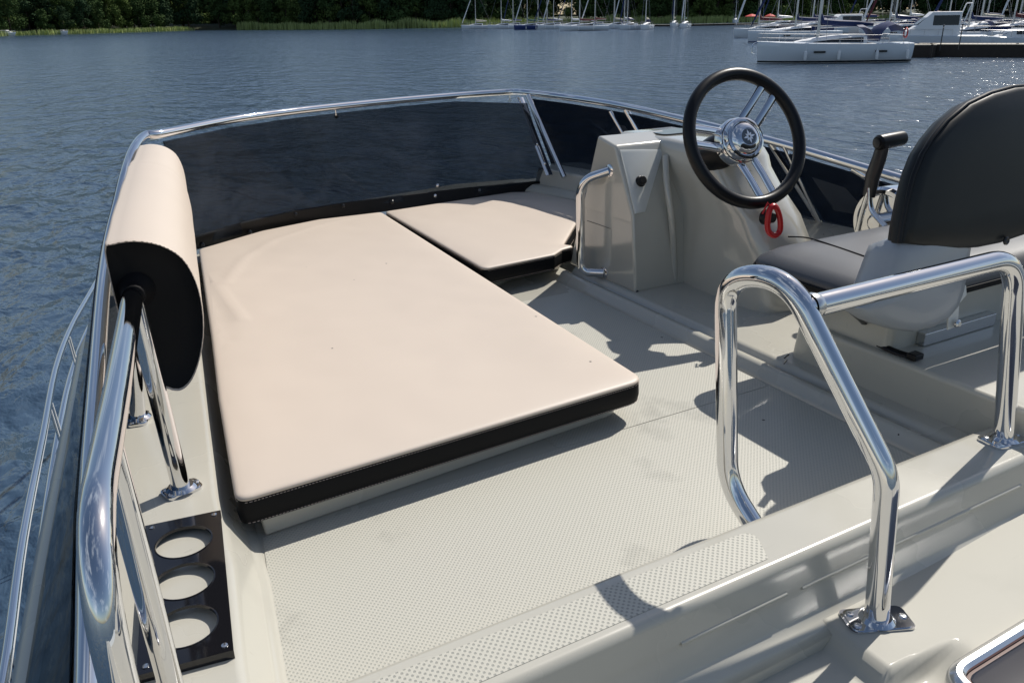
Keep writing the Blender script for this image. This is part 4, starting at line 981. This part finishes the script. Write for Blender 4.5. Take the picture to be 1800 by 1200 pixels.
# ------------------------------------------------------------------ sailing yachts and the marina
def hull_rings(Lh, B, fbd, n=15, plumb=.25, sternw=.8):
    out = []
    for i in range(n):
        u = i/(n-1); x = -Lh/2+Lh*u
        w = B/2*(sternw+(1-sternw)*math.sin(min(1, u/.45)*math.pi/2))*(1 if u < .55 else max(0.012, math.cos((u-.55)/.45*math.pi/2)**.8))
        zt = fbd*(1+.16*u*u); bow = plumb*u**6
        out.append((x, w, zt, bow))
    return out
def yacht(px_x, px_y, Lh, heading, label, B=None, fbd=1.15, mast=12.5, sail='navy', cover=None, stripe=None, hood=None, group=None, detail=False, mast_off=.05, name='sailing_yacht', cabin_mat=None, boomdir=-1, hullm=None, genoa=None):
    B = B or Lh*.31; p = G(px_x, px_y, ZW)
    t = thing(name, label, 'sailboat', (p.x, p.y, ZW), heading, group)
    def fin(nm, bm, m, par=t, **k): return finish(nm, bm, m, par, world=False, **k)
    bm = bmesh.new(); rings = []
    for x, w, zt, bow in hull_rings(Lh, B, fbd):
        rings.append([Vector((x-bow*.6, 0, -.25)), Vector((x-bow*.5, w*.72, -.05)), Vector((x-bow*.3, w*.93, zt*.35)), Vector((x, w, zt*.8)), Vector((x+bow*.1, w, zt)), Vector((x+bow*.1, w*.93, zt+.03)), Vector((x, 0, zt+.07)), Vector((x+bow*.1, -w*.93, zt+.03)), Vector((x+bow*.1, -w, zt)), Vector((x, -w, zt*.8)), Vector((x-bow*.3, -w*.93, zt*.35)), Vector((x-bow*.5, -w*.72, -.05))])
    loft(bm, rings); fin('hull', bm, hullm or hullw, ang=40)
    if stripe:
        bm = bmesh.new()
        for sgn in (-1, 1):
            pr_ = []
            for x, w, zt, bow in hull_rings(Lh, B, fbd): pr_.append([Vector((x-bow*.42, sgn*(w*.86+.02), .07)), Vector((x-bow*.4, sgn*(w*.89+.02), .17)), Vector((x-bow*.4, sgn*(w*.87-.03), .17)), Vector((x-bow*.42, sgn*(w*.84-.03), .07))])
            loft(bm, pr_)
        fin('waterline_stripe', bm, stripe)
    # coachroof
    bm = bmesh.new(); rings = []; x0, x1 = -Lh*.20, Lh*.27; H = .60
    for i in range(11):
        u = i/10; x = x0+(x1-x0)*u; w = B*.30*(1-.55*u**2); h = H*(1-u**2.2)+.02; z = fbd*(1+.16*(u*.5+.3)**2)
        rings.append([Vector((x, -w, z)), Vector((x, -w*.9, z+h*.75)), Vector((x, -w*.6, z+h)), Vector((x, w*.6, z+h)), Vector((x, w*.9, z+h*.75)), Vector((x, w, z))])
    loft(bm, rings); fin('coachroof', bm, cabin_mat or decku, ang=50)
    bm = bmesh.new()
    for sgn in (-1, 1):
        r2 = []
        for i in range(9):
            u = .05+.68*i/8; x = x0+(x1-x0)*u; w = B*.30*(1-.55*u**2); h = H*(1-u**2.2)+.02; z = fbd*(1+.16*(u*.5+.3)**2)
            lo, hi = (.16, .70-.42*(i/8)**2)
            ee = .02
            r2.append([Vector((x, sgn*(w*(1-.1*lo/.75)+ee), z+h*lo)), Vector((x, sgn*(w*(1-.1*hi/.75)+ee), z+h*max(hi, lo+.05))), Vector((x, sgn*(w*.8), z+h*max(hi, lo+.05))), Vector((x, sgn*(w*.8), z+h*lo))])
        loft(bm, r2)
    fin('cabin_window', bm, blk)
    if mast:
        mx = Lh*mast_off; z0 = fbd+.4
        bm = bmesh.new(); tube(bm, [(mx, 0, z0-.3), (mx-.1, 0, z0+mast)], [.13, .09], 8); fin('mast', bm, alu)
        bm = bmesh.new(); bl = Lh*.36; tube(bm, [(mx-.1, 0, z0+.75), (mx-bl, 0, z0+.85)], .07, 8)
        fin('boom', bm, alu)
        for zz in (.45, .72):
            bm = bmesh.new(); tube(bm, [(mx-.05, -B*.28, z0+mast*zz), (mx-.05, B*.28, z0+mast*zz)], .03, 6); fin('spreader', bm, alu)
        bm = bmesh.new()
        wr = .013 if detail else .022
        for q in ((Lh*.48, 0, fbd*1.15), (-Lh*.48, 0, fbd+.1)): tube(bm, [q, (mx-.1, 0, z0+mast*.98)], wr, 4)
        for sgn in (-1, 1): tube(bm, [(mx-.2, sgn*B*.42, fbd+.05), (mx-.05, sgn*B*.28, z0+mast*.45), (mx-.05, sgn*B*.28, z0+mast*.72), (mx-.1, 0, z0+mast*.95)], wr, 4)
        fin('rigging', bm, wirem)
        bm = bmesh.new(); cm_ = {'navy': navy, 'white': decku, 'maroon': maroon, 'green': greenc, 'tan': tan}[sail]
        tube(bm, [(mx-.05, 0, z0+1.7), (mx-.22, 0, z0+1.15), (mx-bl*.35, 0, z0+1.02), (mx-bl*.7, 0, z0+.98), (mx-bl, 0, z0+.92)], [.10, .22, .24, .20, .09], 10); fin('sail_cover', bm, cm_)
    if hood:
        bm = bmesh.new(); hx_ = x0+.25
        rr_ = []
        for k in range(7):
            a = R(0+k*26); rr_.append([Vector((hx_+.35-1.15*math.cos(a*.9), sg_*B*.30*(1-.2*abs(sg_)**3), fbd+.35+.98*math.sin(a)*(1-.18*sg_*sg_))) for sg_ in (-1, -.8, -.4, 0, .4, .8, 1)])
        loft(bm, rr_[:5], closed=False); bmesh.ops.solidify(bm, geom=bm.faces[:], thickness=.03); fin('sprayhood', bm, hood)
    if mast and genoa:
        bm = bmesh.new(); a_ = Vector((Lh*.475, 0, fbd*1.15+.5)); b2 = Vector((mx-.1, 0, z0+mast*.95)); tube(bm, [a_, a_.lerp(b2, .15), a_.lerp(b2, .6), b2], [.05, .15, .12, .04], 8)
        fin('furled_sail', bm, {'navy': navy, 'white': decku, 'maroon': maroon, 'green': greenc, 'tan': tan}[genoa])
    # pulpit and lifelines
    bm = bmesh.new(); r_ = .014 if detail else .02
    hr_ = hull_rings(Lh, B, fbd)
    for sgn in (-1, 1):
        pts = [Vector((x+bow*.1, sgn*w*.94, zt+.6)) for x, w, zt, bow in hr_[1:14:2]]+[Vector((Lh/2+.02, 0, fbd*1.16+.6))]
        tube(bm, pts, r_, 5)
        if detail: tube(bm, [q-Vector((0, 0, .3)) for q in pts], r_*.8, 4)
        for q in pts: tube(bm, [q, q-Vector((0, 0, .6))], r_, 5)
    fin('lifelines', bm, wirem if not detail else alu)
    if group is None and not detail:
        sd_ = 1 if (Matrix.Rotation(heading, 3, 'Z') @ Vector((0, 1, 0))).dot(C0-p) > 0 else -1
        for fx in (-.3, -.05, .2): fender(t, Lh*fx, sd_*B*.5*(1.03 if fx < .1 else .95), .5)
        for fx in (-.22, .12):
            bm = bmesh.new(); box(bm, Lh*fx-.4, Lh*fx+.4, sd_*B*.485-.05, sd_*B*.485+.05, fbd*.62, fbd*.74); fin('hull_window', bm, blk)
        bm = bmesh.new(); q_ = [Vector((-Lh*.40, sd_*B*.40, fbd+.12)), Vector((-Lh*.14, sd_*B*.46, fbd+.14))]
        loft(bm, [[v, v+Vector((0, 0, .45)), v+Vector((0, -sd_*.03, .45)), v+Vector((0, -sd_*.03, 0))] for v in q_]); fin('spray_dodger', bm, navy)
    return t, p
def fender(par, x, y, z):
    bm = bmesh.new(); lathe(bm, [(.03, -.36), (.10, -.28), (.115, -.1), (.115, .15), (.09, .28), (.03, .34)], (x, y, z), (0, 0, 1), 14); tube(bm, [(x, y, z+.3), (x, y*.97, z+1.0)], .012, 5)
    return finish('fender', bm, decku, par, world=False)
HV = math.atan2(-r0.y, -r0.x)    # bow pointing to the left of the picture
YT = .65                         # masts clear the picture's top edge
# the large yacht in front
big, pbig = yacht(1458, 109.5, 10.9, HV+R(-3), 'large white sailing yacht with navy sprayhoods and fenders at the end of the pier', B=3.5, fbd=1.28, mast=13.5, mast_off=.10, sail='navy', stripe=blk, hood=navy, detail=True)
yl = -1 if True else 1
# which side of the yacht faces us
side = 1 if (Matrix.Rotation(big.rotation_euler.z, 3, 'Z') @ Vector((0, 1, 0))).dot(C0-pbig) > 0 else -1
for fx in (2.35, -.05, -2.75, -4.95): fender(big, fx, side*1.78 if abs(fx) < 3 else side*1.66, .55)
for fx in (1.35, -3.05):
    bm = bmesh.new(); hr_ = 1.74 if fx > 0 else 1.70; box(bm, fx-.42, fx+.42, side*hr_-.04, side*hr_+.04, .72, .86); finish('hull_window', bm, blk, big, world=False, bev=.02)
bm = bmesh.new(); z0 = 1.3
rr_ = []
for k in range(6):
    a = R(k*30); rr_.append([Vector((-3.9+.95*math.cos(a), s_*1.35, 1.45+1.35*math.sin(a)*(1-.15*s_*s_))) for s_ in (-1, -.7, 0, .7, 1)])
loft(bm, rr_, closed=False); bmesh.ops.solidify(bm, geom=bm.faces[:], thickness=.03); finish('bimini', bm, navy, big, world=False)
bm = bmesh.new(); tube(bm, [(5.4, 0, 1.5), (5.75, 0, 1.35), (5.85, 0, 1.1)], .05, 8); tube(bm, [(5.85, 0, 1.2), (5.8, 0, .75), (5.62, .18, .62)], .04, 6); tube(bm, [(5.8, 0, .75), (5.62, -.18, .62)], .04, 6); finish('anchor', bm, chrome, big, world=False)
bm = bmesh.new(); lathe(bm, [(.30, -.04), (.36, -.04), (.36, .04), (.30, .04)], (-4.9, side*.9, 2.0), (1, 0, 0), 24, cap=False); finish('lifebuoy', bm, redc, big, world=False)
# row of yachts on the far pontoon  (x, y px of the waterline's middle, length, heading offset)
row = [(838, 52, 9.6, 0, 'white', 'white yacht with tan boom cover, farthest left of the distant moored row', 'tan'),
       (884, 52, 9.0, 4, 'w', 'white yacht with two windows showing, second from the left in the distant moored row', 'white'),
       (905, 50.5, 8.0, 10, 'w', 'white yacht half hidden behind its neighbours near the left of the distant row', 'navy'),
       (932, 53, 9.2, -3, 'w', 'dark hulled yacht in the left half of the distant moored row', 'green'),
       (947, 50, 9.0, 8, 'w', 'yacht with a green sail cover behind the dark hulled one in the distant row', 'green'),
       (964, 52.5, 8.6, 3, 'w', 'white yacht just right of the dark hulled one in the distant row', 'navy'),
       (976, 50, 8.2, -6, 'w', 'yacht in the second rank behind the middle of the distant row', 'white'),
       (1026, 55, 12.0, 2, 'w', 'biggest white yacht, lying nearest in the middle of the distant row', 'maroon'),
       (1006, 51, 9.5, 5, 'w', 'yacht with a white sail cover behind the biggest yacht of the distant row', 'white'),
       (1048, 50, 9.5, 5, 'w', 'yacht with a maroon sail cover behind the stern of the biggest distant yacht', 'maroon'),
       (1082, 52, 7.2, 12, 'w', 'small white yacht right of the biggest yacht in the distant row', 'tan'),
       (1105, 53.5, 6.2, 35, 'w', 'short white yacht seen from the quarter, in the right half of the distant row', 'navy'),
       (1098, 50, 7.4, 20, 'w', 'yacht with white boom cover behind the short one of the distant row', 'white'),
       (1135, 53, 7.4, 62, 'w', 'white yacht turned bow on with black fenders, right of the distant row', 'tan'),
       (1184, 48.5, 6.4, 70, 'w', 'small yacht with a tan cover beside the green covered one, on the far pontoon', 'tan'),
       (1203, 50.5, 7.6, 66, 'w', 'white yacht with a green sail cover, alone on the far pontoon', 'green'),
       (1292, 41.5, 6.5, 75, 'w', 'small white yacht by the reeds at the far right end of the pontoon', 'white')]
for i, (x, y, Lh, ho, _, lab, sl) in enumerate(row):
    dark = 'dark hulled yacht in' in lab
    t_, p_ = yacht(x, y-.5, Lh, HV+R(ho), lab, mast=11+(i*37 % 5)*.6, sail=sl, stripe=None, fbd=1.05, group='yachts moored in the distant row', hood=navy if i % 3 == 1 else None, mast_off=.03+.02*(i % 4), hullm=teal if dark else None, genoa=('white', None, 'navy')[i % 3])
    sd = 1 if (Matrix.Rotation(t_.rotation_euler.z, 3, 'Z') @ Vector((0, 1, 0))).dot(C0-p_) > 0 else -1
    for fx in (-.18, .12): fender(t_, Lh*fx, sd*Lh*.165, .5)
# far pontoon
def plank_pier(pts, w, ztop, name, label, cat='pier', thick=.5, posts=True):
    t = thing(name, label, cat, (pts[0].x, pts[0].y, ZW))
    bmw = bmesh.new(); bms = bmesh.new()
    for a, b_ in zip(pts, pts[1:]):
        d = (b_-a); d.z = 0; dn = d.normalized(); n_ = Vector((-dn.y, dn.x, 0)); L_ = d.length; k = max(1, int(L_/.32))
        for i in range(k):
            p = a+dn*(i*L_/k); q = a+dn*((i+.94)*L_/k)
            loft(bmw, [[Vector((v.x, v.y, z)) for v, z in ((p-n_*w/2, ztop-.05), (p+n_*w/2, ztop-.05), (p+n_*w/2, ztop), (p-n_*w/2, ztop))], [Vector((v.x, v.y, z)) for v, z in ((q-n_*w/2, ztop-.05), (q+n_*w/2, ztop-.05), (q+n_*w/2, ztop), (q-n_*w/2, ztop))]])
        loft(bms, [[Vector((v.x, v.y, z)) for v, z in ((a-n_*(w/2-.05), ztop-thick), (a+n_*(w/2-.05), ztop-thick), (a+n_*(w/2-.05), ztop-.052), (a-n_*(w/2-.05), ztop-.052))], [Vector((v.x, v.y, z)) for v, z in ((b_-n_*(w/2-.05), ztop-thick), (b_+n_*(w/2-.05), ztop-thick), (b_+n_*(w/2-.05), ztop-.052), (b_-n_*(w/2-.05), ztop-.052))]])
    finish('decking', bmw, wood_l, t, smooth=False); finish('sides', bms, wood_d, t, smooth=False)
    if posts:
        for a, b_ in zip(pts, pts[1:]):
            L_ = (b_-a).length
            for i in range(int(L_/6)+1):
                p = a.lerp(b_, i*6/L_); bm = bmesh.new(); tube(bm, [(p.x, p.y-w*.45, ZW-1), (p.x, p.y-w*.45, ztop+.05)], .09, 8); finish('pile', bm, wood_d, t)
    return t
plank_pier([G(1060, 47, ZW), G(1180, 47, ZW), G(1345, 44, ZW)], 2.0, ZW+.55, 'pontoon', 'long low pontoon in front of the reeds where the distant yachts lie', 'pontoon')
# near wooden pier at right
pa, pb2 = G(1610, 103, ZW), G(1960, 104, ZW)
plank_pier([pa+Vector((1.2, .8, 0)), pa+Vector((3.2, 2.3, 0))+Vector((0, 0, 0)), pb2+Vector((1, 3, 0))], 2.6, ZW+.95, 'wooden_pier', 'broad wooden pier with dark sides and sunlit planks at the right edge', thick=1.0)
# marina boats behind the pier
def motorboat(x, y, Lh, heading, label, cab=1.6, fly=False, m=None, canopy=None, name='motorboat', cat='motorboat', archm=True):
    p = G(x, y, ZW); t = thing(name, label, cat, (p.x, p.y, ZW), heading); B = Lh*.33; fbd = 1.0
    def fin(nm, bm, mm, **k): return finish(nm, bm, mm, t, world=False, **k)
    bm = bmesh.new(); rings = []
    for x_, w, zt, bow in hull_rings(Lh, B, fbd, sternw=.92, plumb=.9):
        rings.append([Vector((x_-bow, 0, -.3)), Vector((x_-bow*.8, w*.8, 0)), Vector((x_, w, zt)), Vector((x_, w*.92, zt+.05)), Vector((x_, 0, zt+.1)), Vector((x_, -w*.92, zt+.05)), Vector((x_, -w, zt)), Vector((x_-bow*.8, -w*.8, 0))])
    loft(bm, rings); fin('hull', bm, m or hullw, ang=40)
    bm = bmesh.new(); x0, x1 = -Lh*.22, Lh*.22
    def cr_(x_, w, z0, z1, wt): return [Vector((x_, -w, z0)), Vector((x_, -wt, z1)), Vector((x_, wt, z1)), Vector((x_, w, z0))]
    w = B*.40
    loft(bm, [cr_(x0, w, fbd, fbd+cab, w*.85), cr_(x1*.35, w, fbd, fbd+cab, w*.85), cr_(x1, w*.8, fbd, fbd+cab*.45, w*.7), cr_(x1+Lh*.1, w*.6, fbd, fbd+cab*.2, w*.5)]); fin('cabin', bm, decku, bev=.08)
    bm = bmesh.new()
    for sgn in (-1, 1):
        r2 = [[Vector((xx, sgn*(w*(1-.15*zz)+.03), fbd+cab*zz)) for zz in (.45, zt_)]+[Vector((xx, sgn*w*.6, fbd+cab*zz)) for zz in (zt_, .45)] for xx, zt_ in ((x0+.2, .85), (x1*.3, .85))]
        loft(bm, r2)
    loft(bm, [[Vector((x1*.38+.03, s_*w*.78, fbd+cab*.93)) for s_ in (-1, 1)]+[Vector((x1*.38-.2, s_*w*.7, fbd+cab*.9)) for s_ in (1, -1)], [Vector((x1*.98+.05, s_*w*.68, fbd+cab*.50)) for s_ in (-1, 1)]+[Vector((x1*.9, s_*w*.6, fbd+cab*.44)) for s_ in (1, -1)]])
    fin('window', bm, blk)
    bm = bmesh.new(); pts = [Vector((x_, 0, zt+.65)) for x_, w_, zt, b_ in hull_rings(Lh, B, fbd, sternw=.92)[6:]]
    for sgn in (-1, 1):
        pts = [Vector((x_, sgn*w_*.9, zt+.6)) for x_, w_, zt, b_ in hull_rings(Lh, B, fbd, sternw=.92)[5:]]; tube(bm, pts, .025, 5)
        for q in pts[::2]: tube(bm, [q, q-Vector((0, 0, .6))], .022, 5)
    fin('bow_rail', bm, alu)
    if archm:
        bm = bmesh.new(); tube(bm, fillet([(x0-.1, -w*.9, fbd+cab*.3), (x0-.7, -w*.9, fbd+cab+.75), (x0-.7, w*.9, fbd+cab+.75), (x0-.1, w*.9, fbd+cab*.3)], .3), .06, 8); fin('radar_arch', bm, decku)
    if canopy:
        bm = bmesh.new(); box(bm, -Lh*.42, x0, -w*.9, w*.9, fbd+cab*.72, fbd+cab*.92); fin('canopy', bm, canopy, bev=.05)
    return t
HS = HV
yacht(1392, 74, 11.5, HV+R(3), 'white yacht lying directly behind the large yacht, its bow pointing left', fbd=1.2, mast=13, mast_off=-.02, sail='navy', stripe=teal, B=3.6, genoa='navy')
yacht(1425, 62, 11.0, HV+R(2), 'tall white yacht with a navy sail cover, second behind the large yacht', fbd=1.25, mast=13, sail='navy', mast_off=.0, B=3.7, stripe=blk, hood=navy)
yacht(1372, 53, 9.5, HV+R(8), 'white yacht with a red canopy at its bow, beyond the large yacht', fbd=1.15, mast=12, sail='white', mast_off=.1, genoa='navy')
motorboat(1480, 60, 11.5, HV+R(2), 'white flybridge cruiser with a long dark window band behind the large yacht', cab=2.0, canopy=navy, name='cabin_cruiser', cat='motorboat')
yacht(1560, 60, 8.8, HV+R(-10), 'yacht with a white boom lying just left of the white cabin cruiser', mast=12, sail='white', mast_off=.0, genoa='white')
motorboat(1640, 82, 9.0, HV+R(-14), 'white cabin cruiser with big dark side windows and roof arch behind the pier', cab=2.3, name='cabin_cruiser')
yacht(1700, 76, 9.5, HV+R(-6), 'yacht with a bright blue sail cover behind the pier', mast=12, sail='navy', mast_off=.02, fbd=1.1, stripe=teal, hood=navy, genoa='navy')
motorboat(1782, 88, 6.4, HV+R(-4), 'small open white speedboat with a raked windscreen at the right edge', cab=.75, archm=False, name='speedboat', cat='speedboat')
yacht(1775, 68, 9.5, HV+R(6), 'yacht with a maroon cover at the right edge behind the speedboat', mast=12, sail='maroon', mast_off=.0, hood=navy)
yacht(1738, 56, 9.0, HV+R(12), 'farther yacht with a navy boom cover near the right edge', mast=12, sail='navy', mast_off=.1)
yacht(1670, 54, 8.6, HV+R(20), 'farther yacht with a tan boom cover above the cabin cruiser', mast=11.5, sail='tan', mast_off=.1)
yacht(1600, 50, 8.8, HV+R(10), 'farther white yacht in front of the sandy bank', mast=12, sail='white', mast_off=.06)
yacht(1345, 66, 9.8, HV+R(4), 'white yacht whose bow shows left of the boats behind the large yacht', mast=12.5, sail='maroon', mast_off=.12, genoa='white')
yacht(1455, 48, 9.8, HV+R(9), 'farther yacht with a green sail cover behind the flybridge cruiser', mast=12.5, sail='green', mast_off=.05, hood=navy)
yacht(1520, 51, 9.0, HV+R(14), 'farther yacht with a maroon sail cover and navy furled foresail', mast=12, sail='maroon', mast_off=.03, genoa='navy')
yacht(1578, 68, 9.4, HV+R(-5), 'yacht with navy sprayhood between the large yacht and the cabin cruiser', mast=12, sail='navy', mast_off=.08, hood=navy, genoa='maroon')
yacht(1725, 64, 9.0, HV+R(3), 'yacht with a tan sail cover and navy sprayhood behind the pier', mast=12, sail='tan', mast_off=.06, hood=navy)
yacht(1800, 58, 9.4, HV+R(8), 'yacht with navy covers cut by the right edge of the photo', mast=12, sail='navy', mast_off=.14, hood=navy, genoa='white')
yacht(1868, 80, 9.6, HV+R(0), 'white yacht with a green sail cover, bow just inside the right edge', mast=12, sail='green', mast_off=.0)
# small boats at the far left
motorboat(112, 61.0, 4.2, HV+R(170), 'tiny white open boat moored before the reeds at the left', cab=.5, archm=False, name='speedboat', cat='speedboat')
motorboat(12, 63.5, 7.5, HV+R(175), 'low white motorboat at the left edge of the photo before the reeds', cab=.9, archm=False)
# mooring poles and lamps on the pier
for i, (x, y) in enumerate(((1652, 88), (1685, 86), (1655, 55))):
    p = G(x, y, ZW+.95); bm = bmesh.new(); tube(bm, [(p.x, p.y, ZW+.9), (p.x, p.y, ZW+2.5)], .035, 8); lathe(bm, [(.06, 0), (.06, .06), (.0, .08)], (p.x, p.y, ZW+2.5), (0, 0, 1), 10)
    tag(finish('mooring_pole', bm, blk), ['slim dark pole at the near edge of the wooden pier, left one', 'slim dark pole at the near edge of the wooden pier, right one', 'slim dark pole behind the wooden pier beside the cabin cruiser'][i], 'pole')
# red parasol and hut on the bank
def parasol(x, y, label, m, s=1.3):
    p = G(x, y, ZW+.6); t = thing('parasol', label, 'parasol', (p.x, p.y, ZW+.6))
    bm = bmesh.new(); tube(bm, [(0, 0, 0), (0, 0, 2.4)], .03, 8); finish('pole', bm, alu, t, world=False)
    bm = bmesh.new(); lathe(bm, [(s, 1.95), (s*.98, 2.02), (s*.5, 2.35), (.02, 2.55)], (0, 0, 0), (0, 0, 1), 8, cap=False); finish('canopy', bm, m, t, world=False, smooth=False)
parasol(1320, 45, 'red parasol on the reedy bank behind the marina, left one', redc, 1.6)
parasol(1352, 46, 'red parasol beside the masts behind the marina, right one', redc, 1.2)
parasol(1645, 38, 'dark red parasol on the bank above the cabin cruiser', maroon, 1.4)
bm = bmesh.new(); a = G(1560, 46, ZW+.6); b_ = G(1640, 46, ZW+.6)
prism(bm, [(a.x, a.y), (b_.x, b_.y), (b_.x+4, b_.y+14), (a.x+4, a.y+14)], ZW+.1, ZW+.75); structure(finish('sandy_bank', bm, sandm))
# timber railing on the bank
fe = thing('timber_fence', 'brown timber railing on the sandy bank behind the marina', 'fence', (a.x, a.y, ZW+.75))
for i in range(9):
    p = a.lerp(b_, i/8); bm = bmesh.new(); box(bm, p.x-.07, p.x+.07, p.y+.6, p.y+.74, ZW+.7, ZW+1.9); finish('fence_post', bm, bark, fe)
for z in (1.25, 1.75):
    bm = bmesh.new(); tube(bm, [(a.x, a.y+.6, ZW+z), (b_.x, b_.y+.6, ZW+z)], .06, 6); finish('fence_rail', bm, bark, fe)
